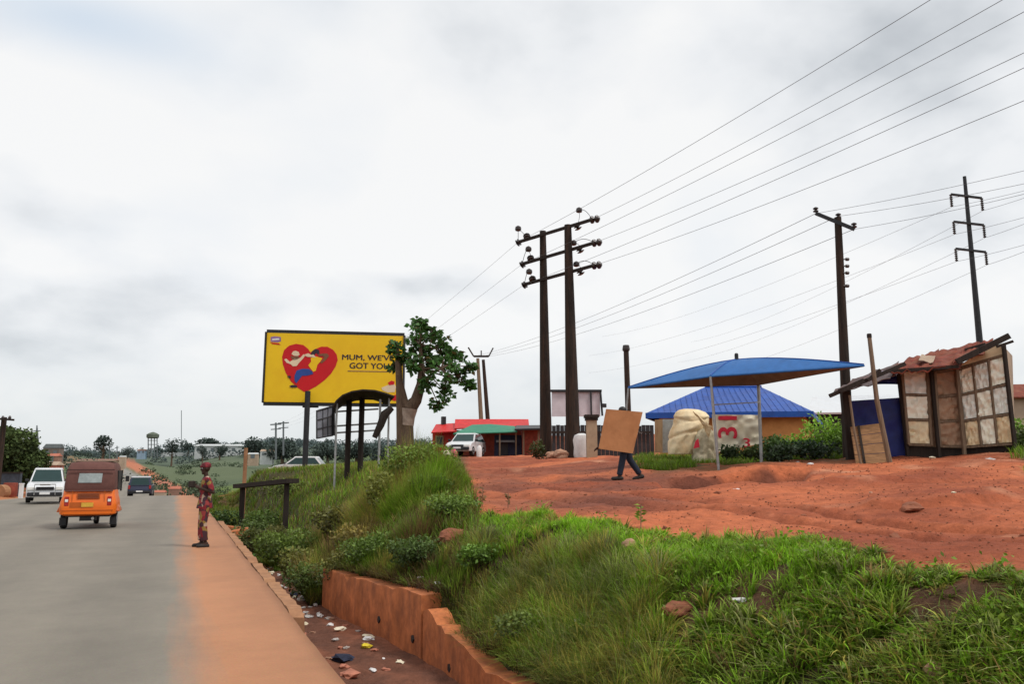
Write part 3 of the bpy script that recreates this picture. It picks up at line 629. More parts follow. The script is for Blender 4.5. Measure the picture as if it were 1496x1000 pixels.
art('printed_figure', [(245,355),(265,345),(300,375),(330,355),(352,330),(380,345),(400,330),(425,300),(445,305),(425,340),(385,385),(365,415),(330,418),(310,400),(270,385)], M['artcream'], .024)
art('printed_hat', [(312,300),(325,275),(350,268),(378,278),(390,305),(370,318),(335,316)], M['artcream'], .024)
art('printed_face', [(305,318),(335,322),(372,320),(392,328),(370,350),(340,362),(318,350)], M['artskin'], .024)
art('printed_figure', [(495,335),(540,318),(605,335),(585,370),(560,400),(548,455),(525,468),(500,440),(475,405),(500,370)], M['signyellow'], .024)
art('printed_hair', [(492,300),(505,268),(535,245),(570,255),(578,290),(560,300),(545,285),(530,305),(515,318)], M['artdark'], .024)
art('printed_arms', [(440,300),(470,290),(500,305),(520,300),(545,330),(500,325),(465,325),(445,318)], M['artcream'], .034)
art('printed_arms', [(560,300),(600,290),(650,288),(668,312),(640,350),(600,385),(585,375),(620,330),(610,312),(575,318)], M['artskin'], .034)
art('printed_jeans', [(350,505),(368,458),(420,440),(480,440),(515,465),(525,488),(470,505),(420,508),(398,540),(370,580),(352,560)], M['artblue'], .034)
art('printed_shoe', [(305,606),(335,596),(375,600),(378,620),(320,622)], M['artdark'], .034)
art('printed_shoe', [(280,512),(310,508),(318,528),(300,535)], M['artdark'], .034)
art('brand_mark', [(110,140),(150,132),(205,138),(208,178),(180,190),(112,186)], M['artpurple'], .012)
art('brand_mark', [(108,192),(150,196),(190,200),(205,216),(170,212),(130,208)], M['artred'], .012)
art('brand_mark', [(125,158),(190,152),(192,166),(126,172)], M['white'], .022)
art('underline', [(850,449),(1265,449),(1265,458),(850,458)], M['plank'], .012)
art('product_print', [(1180,610),(1240,585),(1300,565),(1320,600),(1310,650),(1240,655),(1190,635)], M['artcream'], .012)
art('product_print', [(1240,560),(1275,540),(1305,548),(1300,578),(1255,585)], M['artred'], .022)
art('product_print', [(1255,690),(1310,680),(1375,650),(1380,735),(1300,735),(1262,715)], M['artred'], .012)
def text(name, body, mt, parent, x0, x1, y0, y1, frame, n):
    cu = bpy.data.curves.new(name, 'FONT'); cu.body = body; cu.extrude = 0; cu.offset = 0; cu.resolution_u = 3
    o = bpy.data.objects.new(name, cu); COL.objects.link(o); dg = bpy.context.evaluated_depsgraph_get()
    me = bpy.data.meshes.new_from_object(o.evaluated_get(dg)); bpy.data.objects.remove(o); bpy.data.curves.remove(cu)
    co = [v.co.copy() for v in me.vertices]; ax = min(c.x for c in co); bx = max(c.x for c in co); ay = min(c.y for c in co); by = max(c.y for c in co)
    vs = []; fs = []; k = len(co)               # a heavier weight: three passes of each stroke, each 2 mm proud of the last
    for q, (ox, oy) in enumerate(((-.022,-.008),(.022,-.008),(0,.010))):
        vs += [frame(x0+(x1-x0)*(c.x+ox-ax)/(bx-ax), y0+(y1-y0)*(c.y+oy-ay)/(by-ay), n+.002*q) for c in co]
        fs += [tuple(i+q*k for i in p.vertices) for p in me.polygons]
    bpy.data.meshes.remove(me); me = bpy.data.meshes.new(name); me.from_pydata(vs, [], fs); me.update()
    return link(name, me, mt, parent)
bf = lambda x, y, n: bp_((x-75)/1312, (760-y)/660, n)
text('lettering', "MUM, WE'VE", M['artdark'], bb, 795, 1290, 352, 292, bf, .014)
text('lettering', "GOT YOU.", M['artdark'], bb, 868, 1268, 428, 372, bf, .014)
# ================================================================== bus shelter
bs = empty('bus_shelter', G(520,28), 'small bus shelter with a curved dark roof on slim posts', 'bus shelter')
rf = MB(); n = 14; vs = []
for cv, D in (([(485,594),(491,585),(500,577),(514,571.5),(530,569),(548,570),(563,574),(577,579)],26.9),([(488,604),(494,596),(503,590),(518,584.5),(533,582.5),(546,583),(556,586),(566,590.5)],29.4)):
    for k in range(n+1):
        s_ = k/n*7; i_ = min(int(s_),6); f_ = s_-i_; x = cv[i_][0]*(1-f_)+cv[i_+1][0]*f_; yy = cv[i_][1]*(1-f_)+cv[i_+1][1]*f_; vs.append(P(x,yy,D))
rf.add(vs, [(k, k+1, n+1+k+1, n+1+k) for k in range(n)]); rf.build('roof', M['darkwood'], bs, solid=.05)
for i, (x, yt, D, r) in enumerate([(489,596,27.2,.035),(507,590,28.6,.10),(526,588,28.6,.10),(553,590,27.2,.04),(566,588,27.4,.035)]):
    b = P(x,690,D); b.z = h1(b.x,b.y)-.1; t_ = P(x,yt-6,D); t_.x, t_.y = b.x, b.y
    MB().tube([b, t_], r, 8).build('post', M['steel'] if r < .05 else M['darkwood'], bs)
rl = MB()
for y in (601,622,632): rl.beam(P(490,y+1,28.7), P(553,y-3,28.7), .03, .06)
rl.build('rail', M['steel'], bs)
pn = MB().prism([P(463,641,26.6), P(486,637,28.6), P(486,594,28.6), P(463,601,26.6)], Vector((sy_,cy_,0))*.06); po = pn.build('side_panel', mat('dim_poster', (.24,.25,.29), .5, .35, 3, .1, stain=(.1,.1,.14), stain_amt=.6, stain_scale=3), bs)
g = MB()
def pq(s, t): return P(463,641,26.6).lerp(P(486,637,28.6), s).lerp(P(463,601,26.6).lerp(P(486,594,28.6), s), t)+Vector((-sy_,-cy_,0))*.03
for s in (0,.36,.68,1): g.beam(pq(s,0), pq(s,1), .04)
for t_ in (0,.33,.66,1): g.beam(pq(0,t_), pq(1,t_), .04)
g.beam(pq(1,0), pq(1,1), .16); g.build('panel_frame', M['blackmetal'], po)
bn = MB(); base = [P(547,640,27.0), P(556,622,27.0), P(562,606,27.0), P(573,596,27.0)]
bn.tube(base, [.09,.13,.15,.10], 9); ob = bn.build('dark_bundle', M['darkwood'], smooth=True); tag(ob, 'dark bundle hanging slanted from the right post of the bus shelter', 'bundle')
# ================================================================== blue canopy
cn = empty('canopy', G(1050,20), 'big blue fabric canopy on four thin posts, low pyramid with sagging edges', 'canopy')
cL, cN_, cR, cF = P(918,566,22.5), P(1038,549,20), P(1262,533,17.8), P(1108,561,22)
ap = P(1076,523,20.8)
mid = (cL+cN_+cR+cF)/4
def canopy(lift):
    m = MB(); nn = 10
    for a, b in ((cL,cN_),(cN_,cR),(cR,cF),(cF,cL)):
        vs = []; fs = []; rows = nn
        for j in range(rows+1):
            v = j/rows
            for i in range(nn+1):
                u = i/nn; e = a.lerp(b, u); e = e+(mid-e)*.03*4*u*(1-u); e.z -= 0
                p = e.lerp(ap, v); p.z += .05*math.sin(math.pi*v)-.05*v**6; p.z += lift; vs.append(p)
        fs = [(j*(nn+1)+i, j*(nn+1)+i+1, (j+1)*(nn+1)+i+1, (j+1)*(nn+1)+i) for j in range(rows) for i in range(nn)]
        m.add(vs, fs)
    return m
co_ = canopy(0).build('fabric', M['bluetarp'], cn)
lo = canopy(-.05).build('lining', M['blueunder'], cn)
tr = MB()
for a, b in ((cL,cN_),(cN_,cR),(cR,cF),(cF,cL)):
    nn = 10; pts = []
    for i in range(nn+1):
        u = i/nn; e = a.lerp(b, u); pts.append(e+(mid-e)*.03*4*u*(1-u)-Vector((0,0,.025)))
    tr.tube(pts, .025, 6)
tr.build('hem', M['bluetarp'], cn)
for c_ in (cL,cN_,cR,cF):
    MB().tube([c_.lerp(ap,k_/8)+Vector((0,0,.05*math.sin(math.pi*k_/8)-.05*(k_/8)**6+.008)) for k_ in range(9)], .014, 5).build('seam', M['blueroof'], cn)
MB().lathe(ap-Vector((0,0,.05)), (0,0,1), [(.06,0),(.05,.04),(.05,.14),(.03,.17)], 8).build('finial', M['black'], cn)
for (x, y, c, r) in [(1050,674,cN_,.035),(1111,650,cF,.045),(906,640,cL,.028)]:
    D = c.x*sy_+c.y*cy_; b = P(x, y, D); b.z = h1(b.x,b.y)-.2
    MB().tube([b, c-Vector((0,0,.03))], r, 8).build('post', M['steel'], cn)
MB().beam(P(1040,592,20.2), P(1110,588,21.8), .03).build('brace', M['steel'], cn)
MB().tube([cR, P(1236,540,21.5)], .012, 5).build('tie_rope', M['wire'], cn)
# ================================================================== bungalow with blue hip roof
bh = empty('bungalow', G(1064,33), 'ochre bungalow under a dark blue hipped roof, behind the canopy', 'house')
e1, e2, e3, e4 = P(944,604,31.5), P(1187,600,30.5), P(1200,600,39), P(985,604,40)
e2.z = e3.z = e4.z = e1.z
r1 = P(1030,566,35.2); r2 = P(1112,563,35.2); r2.z = r1.z
m = MB().add([e1,e2,e3,e4,r1,r2], [(0,1,5,4),(1,2,5),(2,3,4,5),(3,0,4),(3,2,1,0)])
ex = (e2-e1); Wd = ex.length; ex.normalize(); ey = Vector((-ex.y, ex.x, 0)); ey = ey if ey.dot(VF0) > 0 else -ey
x1_, y1_ = (r1-e1).dot(ex), (r1-e1).dot(ey); x2_, y2_ = (r2-e1).dot(ex), (r2-e1).dot(ey)
for k_ in range(1,26):
    x_ = Wd*k_/26; ym = y1_*x_/x1_ if x_ < x1_ else (y2_*(Wd-x_)/(Wd-x2_) if x_ > x2_ else y1_+(y2_-y1_)*(x_-x1_)/(x2_-x1_))
    yr = y1_+(y2_-y1_)*min(max((x_-x1_)/(x2_-x1_),0),1); up_ = Vector((0,0,(r1.z-e1.z)*ym/yr)); a_ = e1+ex*x_
    m.beam(a_+Vector((0,0,.012)), a_+ey*ym+up_+Vector((0,0,.004)), .02, .014)
m.build('roof', M['blueroof'], bh)
MB().tube([r1+Vector((0,0,.02)), r2+Vector((0,0,.02))], .06, 8).build('ridge_cap', M['blueroof'], bh)
fa = MB()
for a, b in ((e1,e2),(e2,e3),(e3,e4),(e4,e1)): fa.beam(a-Vector((0,0,.1)), b-Vector((0,0,.1)), .06, .22)
fa.build('fascia', M['blueroof'], bh)
hp_ = [(e1+(e3-e1)*.06), (e2+(e4-e2)*.05), (e3+(e1-e3)*.06), (e4+(e2-e4)*.05)]
for v_ in hp_: v_.z = 1.2
mw = MB().prism(hp_, (0,0,e1.z-.12-1.2)); mw.build('wall', M['orangewall'], bh)
# ================================================================== goods under the canopy
hp2 = empty('covered_heap', G(1003,24.5), 'tall heap under a crumpled cream tarpaulin, below the blue canopy', 'covered heap')
def heap_mesh(cx, cyy, D, rx, h, seed, sq=1.0):
    b = G(cx, D); rg = random.Random(seed); vs = []; fs = []; nA, nB = 64, 34
    ph = [rg.uniform(0,6.28) for _ in range(8)]
    for j in range(nB+1):
        t_ = j/nB
        for k in range(nA):
            a = 2*math.pi*k/nA
            w = 1+.10*math.sin(3*a+ph[0]+t_*2)+.07*math.sin(7*a+ph[1]-3*t_)+.05*math.sin(11*a+ph[2]+5*t_)
            r = rx*w*(1-.12*t_-.55*max(0,(t_-.72)/.28)**2.2); r *= (.25 if j == nB else 1)
            z = h*t_+.04*math.sin(5*a+ph[3]+t_*6)
            r *= 1+.30*float(fbm(np.array([math.cos(a)*1.6+t_*.8+seed]), np.array([math.sin(a)*1.6+t_*2.2]), 3, seed)[0])+.10*float(fbm(np.array([math.cos(a)*5+seed]), np.array([math.sin(a)*5+t_*5]), 2, seed)[0])
            r *= 1-.10*math.exp(-((t_-.45-.12*math.sin(a+1))/.05)**2)-.06*math.exp(-((t_-.72-.1*math.cos(a))/.04)**2)+.06*abs(math.sin(4.5*a+3*t_))*(1-t_)
            z += .22*float(fbm(np.array([math.cos(a)*1.2+seed]), np.array([math.sin(a)*1.2]), 2, seed+5)[0])*t_
            ox = -.16*rx*math.sin(t_*3)+.22*rx*(t_-.4)
            c_, s_ = math.cos(a)*r+ox, math.sin(a)*r*.75
            vs.append((b.x+c_*cy_+s_*sy_, b.y-c_*sy_+s_*cy_, b.z-.05+z))
    for j in range(nB):
        for k in range(nA): k2 = (k+1) % nA; fs.append((j*nA+k, j*nA+k2, (j+1)*nA+k2, (j+1)*nA+k))
    fs.append(tuple(nB*nA+k for k in range(nA))); return MB().add(vs, fs)
hv = [(0,664,977,1012),(.12,656,976,1016),(.3,644,977,1021),(.5,631,980,1029),(.68,619,984,1034),(.82,610,985,1035),(.92,603,988,1030),(.98,599,994,1020),(1,598,999,1010)]
vs = []; fs = []; nA, nB = 90, 56
for j_ in range(nB+1):
    v = j_/nB; yy, xl, xr = [float(np.interp(v, [q[0] for q in hv], [q[k] for q in hv])) for k in (1,2,3)]
    cen = P((xl+xr)/2, yy, 24.2); hw_ = (xr-xl)/2*24.2/F
    for k in range(nA):
        a = 2*math.pi*k/nA; c_, s_ = math.cos(a), math.sin(a)
        def nz(fx, fy, sd, o=3): return float(fbm(np.array([a/6.2832*fx+40]), np.array([v*fy]), o, sd)[0])
        ridge = .5-abs(nz(7+3*v, 2.2, 61)*2.4)
        r = 1+.20*ridge+.13*nz(14, 5, 62)-.13*math.exp(-((v-.40-.10*math.sin(a*1+.7))/.035)**2)-.09*math.exp(-((v-.76-.05*math.cos(a*2))/.03)**2)+.05*math.exp(-((v-.83)/.05)**2)
        dpt = .55*(1-.45*v)*s_*r*(hw_/.5)
        p = cen+RT0*(c_*hw_*(1+(r-1)*.6))-VF0*dpt; p.z += .05*nz(5,3,63)*(v > .2)*(v < .97); vs.append(p)
for j_ in range(nB):
    for k in range(nA): k2 = (k+1) % nA; fs.append((j_*nA+k, j_*nA+k2, (j_+1)*nA+k2, (j_+1)*nA+k))
fs.append(tuple(nB*nA+k for k in range(nA)))
MB().add(vs, fs).build('tarpaulin', M['cream'], hp2, True)
fl = MB().sheet(P(1018,608,23.6), P(1036,640,23.6), P(1040,624,23.4), P(1012,601,23.6), 8, 5, .05, 0, 4); fl.build('loose_flap', M['cream'], hp2, solid=.01)
sh2 = empty('hanging_sheet', G(1068,23.6), 'cream sheet with red figures hung between the canopy posts', 'sheet')
fA, fB, fC, fD_ = P(1044,662,23.2), P(1110,649,22.9), P(1107,607,22.9), P(1040,606,23.2)
MB().sheet(fA, fB, fC, fD_, 30, 16, .05, 0, 8).build('cloth', M['creamsheet'], sh2, True, solid=.008)
def sf(x, y, n):                          # crop pixels (950,580 origin, 7.48 px per px)
    X = 950+x/7.48; Y = 580+y/7.48; u_ = (X-1042)/67; p = P(X, Y, 23.2-.3*u_); return p+Vector((-sy_,-cy_,0))*(.055+n)
art2 = lambda name, poly: MB().prism([sf(x,y,.01) for x, y in poly], Vector((sy_,cy_,0))*.004).build(name, M['artredf'], sh2)
M['artredf'] = mat('faded_red_print', (.62,.03,.06), .8, .2, 8, 0)
tf = lambda x, y, n: sf(735+(1-y)*205, 452-x*232, n)
text('lettering', '31', M['artredf'], sh2, 0, 1, 0, 1, tf, .012)
tf2 = lambda x, y, n: sf(1010+x*70, 555-y*100, n)
text('lettering', '3', M['artredf'], sh2, 0, 1, 0, 1, tf2, .012)
hp3 = empty('covered_heap', G(1030,23.9), 'low pale patched sack heap between the tall cream heap and the hung sheet', 'covered heap')
heap_mesh(1032,0,23.9,.36,1.15,9).build('sacking', mat('patched_sacking', (.52,.46,.33), .9, .25, 9, .5, stain=(.2,.17,.1), stain_amt=.7, stain_scale=5), hp3, True)
pu = MB().prism([P(1013,656,23.3), P(1022,654,23.3), P(1020,641,23.3), P(1016,645,23.3)], Vector((-sy_,-cy_,0))*.02); pu.build('printed_patch', M['artredf'], hp3)
st1 = empty('upright_board', G(962,25), 'brown streaked board standing upright left of the cream heap', 'board'); 
MB().prism([P(957,662,25.2), P(968,662,25.2), P(968,613,25.2), P(957,614,25.2)], Vector((sy_,cy_,0))*.08).build('board', mat('streaked_board', (.34,.22,.12), .9, .4, 3, .2, stain=(.12,.05,.03), stain_amt=.8, stain_scale=3, stretch=(2,2,.5)), st1)
st2 = empty('grey_sheet', G(976,25.4), 'grey corrugated sheet standing between brown board and cream heap', 'metal sheet')
m = MB()
for k in range(9): m.beam(P(968.5+k*1.9,662,25.4), P(969+k*1.9,613,25.4), .045, .04)
m.build('corrugated_sheet', M['steel'], st2)
# ================================================================== panelled shed
sd_ = empty('shed', G(1390,20), 'ramshackle shed clad in crinkled pale plastic panes under a rusty red roof', 'shed')
def grid_panel(name, c, nu, nv, D, mats, amp, seed, frame=True, fw=.04):
    # c = TL,TR,BR,BL photo corners with depth
    TL, TR, BR, BL = [P(*q) for q in c]; k = 0
    for j in range(nv):
        for i in range(nu):
            f = lambda u, v: TL.lerp(TR, u).lerp(BL.lerp(BR, u), v)
            g_ = .06; u0, u1, v0, v1 = (i+g_)/nu, (i+1-g_)/nu, (j+g_)/nv, (j+1-g_)/nv
            m = MB().sheet(f(u0,v1), f(u1,v1), f(u1,v0), f(u0,v0), 12, 14, amp, 0, seed+k); m.build('pane', mats[k % len(mats)], sd_, True); k += 1
    fr = MB(); f = lambda u, v: TL.lerp(TR, u).lerp(BL.lerp(BR, u), v)+Vector((-sy_,-cy_,0))*.02
    for i in range(nu+1): fr.beam(f(i/nu,0), f(i/nu,1), fw if 0 < i < nu else fw*1.5, .05)
    for j in range(nv+1): fr.beam(f(0,j/nv), f(1,j/nv), fw*.8, .044)
    fr.build('frame', M['wood'], sd_)
pm2 = mat('crinkled_plastic_dusty', (.80,.68,.44), .5, .2, 3, .6, stain=(.50,.27,.10), stain_amt=.7, stain_scale=1.6, spec=.5)
pm3 = mat('crinkled_plastic_grey', (.82,.85,.78), .35, .12, 4, .6, stain=(.42,.36,.24), stain_amt=.4, stain_scale=2.4, spec=.5)
grid_panel('left', [(1317,541,20.2),(1354,542,20.1),(1360,651,20.1),(1327,650,20.2)], 1, 3, 0, [pm3,M['panel'],pm2], .045, 10)
grid_panel('door', [(1365,545,20.05),(1396,540,19.95),(1408,653,19.95),(1373,653,20.05)], 1, 3, 0, [M['panelbrown']], .04, 30)
grid_panel('right', [(1398,541,19.9),(1466,519,19.2),(1481,649,19.2),(1410,654,19.9)], 3, 3, 0, [M['panel'],pm3,M['panel'],pm3,M['panel'],pm3,pm2,M['panel'],pm2], .05, 50)
gb = MB().prism([P(1399,537,19.85), P(1466,517,19.2), P(1464,502,19.2), P(1432,514,19.5)], Vector((sy_,cy_,0))*.03); gb.build('gable_panel', mat('cream_gable', (.66,.56,.36), .7, .2, 3, .3, stain=(.34,.2,.1)), sd_)
for (xt,yt,xb,yb,D) in [(1312,541,1326,662,20.25),(1360,541,1372,664,20.0),(1397,532,1409,664,19.85),(1466,503,1484,664,19.15)]:
    b = P(xb,yb,D); b.z = h1(b.x,b.y)-.1; MB().beam(b, P(xt,yt,D), .07, .08).build('post', M['wood'] if xt in (1397,) else M['darkwood'], sd_)
bx0, bx1, bx2 = P(1327,652,20.3), P(1410,656,20.0), P(1482,651,19.3); m = MB()
for a, b in ((bx0,bx1),(bx1,bx2)):
    q0 = Vector((a.x,a.y,h1(a.x,a.y)-.15)); q1 = Vector((b.x,b.y,h1(b.x,b.y)-.15)); m.prism([q0,q1,b,a], Vector((sy_,cy_,0))*.06)
m.build('gap_board', M['darkwood'], sd_)  # dark boards stand in for the shadowed gap under the panes
back = [P(1330,541,22.6), P(1478,520,22.2), P(1478,668,22.2), P(1330,668,22.6)]
MB().prism(back, Vector((sy_,cy_,0))*.05).build('back_wall', M['darkwall'], sd_)
a, b = P(1467,508,19.2), P(1478,520,22.2); c_, d_ = P(1482,660,19.2), P(1482,660,22.2)
MB().prism([a,b,d_,c_], Vector((.03,.0,0))).build('side_wall', M['panelbrown'], sd_)
for q in ([(1314,540,20.35),(1400,538,20.1),(1410,656,20.1),(1326,654,20.35)],[(1399,538,20.1),(1467,512,19.4),(1482,652,19.4),(1410,656,20.1)]):
    MB().prism([P(*c) for c in q], VF0*.02).build('lining_board', M['panelbrown'], sd_)
# roof: lapped, bent tin sheets
rs = [((1298,546,19.4),(1352,543,19.35),(1372,514,21.6),(1322,527,21.8)),((1340,544,19.3),(1402,537,19.2),(1424,503,21.4),(1362,517,21.6)),((1392,530,19.25),(1436,520,19.1),(1452,497,21.2),(1414,505,21.4))]
for i, (q0,q1,q2,q3) in enumerate(rs):
    m = MB().sheet(P(*q0), P(*q1), P(*q2), P(*q3), 22, 8, .06, 0, 70+i); m.build('roof_sheet', M['tinred'], sd_, solid=.025)
lt = MB().sheet(P(1342,528,20.0), P(1362,532,19.9), P(1366,522,20.6), P(1346,520,20.8), 6, 4, .03, 0, 5); lt.build('roof_sheet', M['fartan'], sd_, solid=.02)
for a, b, w_, h_ in ((P(1398,529,19.1),P(1474,491,18.9),.10,.14),(P(1410,513,20.5),P(1440,504,20.3),.12,.1),(P(1456,507,18.9),P(1480,499,18.8),.07,.06),(P(1300,543,19.5),P(1400,536,19.2),.08,.08)):
    MB().beam(a, b, w_, h_).build('roof_beam', M['darkwood'], sd_)
# lean-to of the shed
ln = MB().sheet(P(1216,577,19.3), P(1300,555,19.3), P(1314,531,21.5), P(1246,556,21.5), 18, 6, .07, 0, 81)
ln.build('lean_to_roof', mat('torn_grey_sheet', (.10,.075,.075), .8, .35, 4, .3, stain=(.22,.1,.07), stain_amt=.6), sd_, solid=.02)
for a, b, w_, h_ in ((P(1212,579,19.1),P(1322,532,19.2),.07,.09),(P(1226,572,19.0),P(1262,556,19.0),.05,.1),(P(1268,556,19.0),P(1286,541,19.0),.04,.08)): MB().beam(a, b, w_, h_).build('lean_to_beam', M['darkwood'], sd_)
MB().sheet(P(1272,562,20.4), P(1318,562,20.3), P(1318,548,20.3), P(1276,552,20.4), 12, 5, .04, 0, 82).build('blue_valance', M['bluesheet'], sd_, solid=.01)
MB().sheet(P(1276,556,20.2), P(1312,548,20.2), P(1312,537,20.6), P(1284,544,20.6), 8, 4, .03, 0, 83).build('lilac_sheet', mat('faded_lilac_sheet', (.36,.31,.37), .8, .2, 3, .3), sd_, solid=.01)
q0 = G(1238,20.6); q1 = G(1330,20.4); t0, t1 = P(1240,587,20.6), P(1322,581,20.4); t0.x,t0.y = q0.x,q0.y; t1.x,t1.y = q1.x,q1.y
MB().sheet(q0-Vector((0,0,.15)), q1-Vector((0,0,.15)), t1, t0, 26, 14, .05, 0, 84).build('blue_wall', M['bluesheet'], sd_, True, solid=.01)
# planks and posts leaning on it
pk = empty('plank_barrier', G(1275,19.3), 'brown plank barrier leaning against the blue wall of the shed', 'plank barrier')
def bz(x, y, D):
    p = P(x,y,D); p.z = h1(p.x,p.y)-.03; return p
A0, A1, A2, A3 = bz(1251,676,19.3), bz(1303,672,19.2), P(1290,618,19.8), P(1243,624,19.8)
for k in range(4):
    s0, s1 = k/4+.006, (k+1)/4-.006; f = lambda u, v: A0.lerp(A1,u).lerp(A3.lerp(A2,u), v)
    MB().prism([f(0,s0), f(1,s0), f(1,s1), f(0,s1)], Vector((sy_,cy_,0))*.04).build('plank', M['plank'], pk)
MB().beam(f(.22,-.0)+Vector((-sy_,-cy_,0))*.03, f(.22,1)+Vector((-sy_,-cy_,0))*.03, .05,.04).build('batten', M['darkwood'], pk)
lp = empty('leaning_post', G(1292,19.1), 'grey timber post leaning in front of the shed lean-to', 'post')
MB().tube([bz(1300,676,19.0), P(1281,585,19.0), P(1270,492,19.0)], [.062,.056,.048], 9).build('post', M['wood'], lp, True)
MB().lathe(P(1270,492,19.0), (0,0,1), [(.056,-.03),(.056,.05),(.045,.07)], 9).build('cap', M['darkwood'], lp)
lp2 = empty('leaning_stick', G(1262,19.15), 'thin stick leaning against the plank barrier by the shed', 'stick')
MB().tube([bz(1258,678,19.0), P(1248,630,19.1), P(1241,578,19.2)], [.03,.03,.028], 7).build('stick', M['wood'], lp2, True)
bs_ = empty('square_post', G(1239,20.2), 'thick dark timber corner post at the left end of the shed lean-to', 'post')
MB().beam(bz(1243,672,20.2), P(1234,573,20.2), .19, .16).build('post', M['darkwood'], bs_)
# ================================================================== red shop and its surroundings
def base_at(px, D): q = G(px, D); return q
def vert(p, q):                            # point above p at the height of q
    return Vector((p.x, p.y, q.z))
VF = Vector((sy_, cy_, 0)); RT = Vector((cy_, -sy_, 0))
def block(px0, px1, ytop, D, depth, ybase=None, drop=.2):
    a = G(px0, D); b = G(px1, D); z0 = min(a.z, b.z)-drop; zt = P((px0+px1)/2, ytop, D).z
    a.z = b.z = z0; return MB().prism([a, b, b+VF*depth, a+VF*depth], (0,0,zt-z0)), a, b, z0, zt
sh = empty('red_shop', G(700,55), 'low red roadside shop with a stepped red roof and white framed window', 'shop')
m, a, b, z0, zt = block(632, 772, 629, 55, 5); m.build('wall', M['brownwall'], sh)
m, a, b, z0, zt = block(631, 668, 631, 54.8, .19); m.build('front_panel', M['redpaint'], sh)
wn = MB().prism([P(636,652,54.7), P(648,652,54.7), P(648,637,54.7), P(636,637,54.7)], VF*.08).build('window', M['fartan'], sh)
MB().prism([P(638,650,54.65), P(646,650,54.65), P(646,639,54.65), P(638,639,54.65)], VF*.02).build('pane', M['glass'], wn)
MB().add([P(630,634,53.6), P(667,632,53.6), P(668,620,55.5), P(637,622,55.5)], [(0,1,2,3)]).build('roof', M['redpaint'], sh, solid=.08)
MB().add([P(664,628,53.8), P(773,624,53.8), P(772,614.5,55.5), P(665,614.5,55.5)], [(0,1,2,3)]).build('roof', M['redpaint'], sh, solid=.08)
MB().box(P(648,615,55.4), (.28,.28,.55)).build('chimney', M['black'], sh)
aw = empty('awning', G(708,52), 'green market awning on posts in front of the red shop', 'awning')
m = MB().add([P(662,634,50), P(756,631,50), P(752,623,52.5), P(716,620,53.2), P(690,621,53.2)], [(0,1,2,3,4)]); m.build('fabric', M['green'], aw, solid=.06)
for x in (664,690,730,754):
    q_ = G(x,50.2); MB().tube([q_, vert(q_, P(x,632,50.2))], .05, 6).build('post', M['wood'], aw)
kb = empty('market_kiosk', G(738,52), 'dark navy kiosk under the green awning', 'kiosk')
m, a, b, z0, zt = block(722, 762, 636, 51.2, 2.5); m.build('body', M['navy'], kb)
MB().prism([P(728,668,51.15), P(742,668,51.15), P(742,646,51.15), P(728,646,51.15)], -VF*.05).build('shutter', M['blackmetal'], kb)
MB().prism([P(725,647,51.0), P(752,647,51.0), P(752,644,51.0), P(725,644,51.0)], -VF*.5).build('counter', M['fardark'], kb)
bk = empty('brown_stall', G(776,50), 'red-brown boarded stall with a flat dark roof, left of the twin power pole', 'stall')
m, a, b, z0, zt = block(763, 791, 628, 50, 3.5); m.build('wall', M['brownwall'], bk)
m = MB().add([P(752,627,49), P(794,626,49), P(790,621.5,53.5), P(754,622,53.5)], [(0,1,2,3)]); m.build('roof', M['black'], bk, solid=.1)
m = MB().beam(G(787,49.6), vert(G(787,49.6), P(787,626,49.6)), .1).beam(G(765,49.6), vert(G(765,49.6), P(765,626,49.6)), .1); m.build('post', M['wood'], bk)
dw = empty('dark_fence', G(830,46), 'long dark boarded fence behind the twin power pole', 'fence')
m = MB(); k = 0
for x0 in range(795, 955, 6):
    a = G(x0,46); b = G(x0+5.6,46); tz = P(x0,622+random.uniform(-.8,.8),46).z; a.z -= .2; b.z = a.z
    m.prism([a,b,Vector((b.x,b.y,tz)),Vector((a.x,a.y,tz))], VF*.06)
m.build('boards', M['darkwall'], dw)
m = MB().beam(P(795,632,45.9), P(952,632,45.9), .06, .12); m.build('rail', M['darkwood'], dw)
# white goods in front of the shop
for i, (x, D, r, h, mk, lb) in enumerate([(663,46.0,.20,.55,'pink','pink sack standing beside the white car at the red shop'),(700,46.8,.16,.75,'white','white sack standing between the white car and the slim poles'),(652,47,.25,.5,'creamsheet','cream sack standing alone in front of the red shop window')]):
    q_ = G(x,D); m = MB(); m.lathe(q_-Vector((0,0,.05)), (0,0,1), [(r*.85,0),(r,.15*h),(r*1.02,.5*h),(r*.9,.8*h),(r*.4,.93*h),(r*.5,h)], 10)
    tag(m.build('sack', M[mk], smooth=True), lb, 'sack', 'sacks before the red shop')
# satellite dish-like white thing at the shop's left edge: a leaning bundle of pale sheets
# blank hoarding behind the twin pole
hb = empty('hoarding', G(842,52), 'blank pale hoarding in a black frame behind the twin power pole', 'hoarding')
for (x0,x1) in ((806,843),(845,863),(864.5,877)):
    MB().prism([P(x0,609,52), P(x1,609,52), P(x1-.5,572,52), P(x0,572,52)], VF*.06).build('panel', M['hoarding'], hb)
fr = MB()
for x in (844,864): 
    q_ = G(x,52.3); fr.beam(q_, vert(q_, P(x,571,52.3)), .16)
fr.beam(P(804,571.5,51.9), P(879,571.5,51.9), .12, .16).beam(P(877,571,51.9), P(880,608,51.9), .12).beam(P(842,571,51.9), P(844,609,51.9), .1).beam(P(863,571,51.9), P(864,609,51.9), .1)
fr.build('frame', M['blackmetal'], hb)
MB().box(P(882,593,51.8), (.3,.2,.25)).build('floodlight', M['blackmetal'], hb)
gp = empty('gate_pillar', G(864,33), 'beige gate pillar with a dark cap, right of the twin power pole', 'pillar')
q_ = G(865,33); q_.z -= .1; tz = P(864,611,33).z
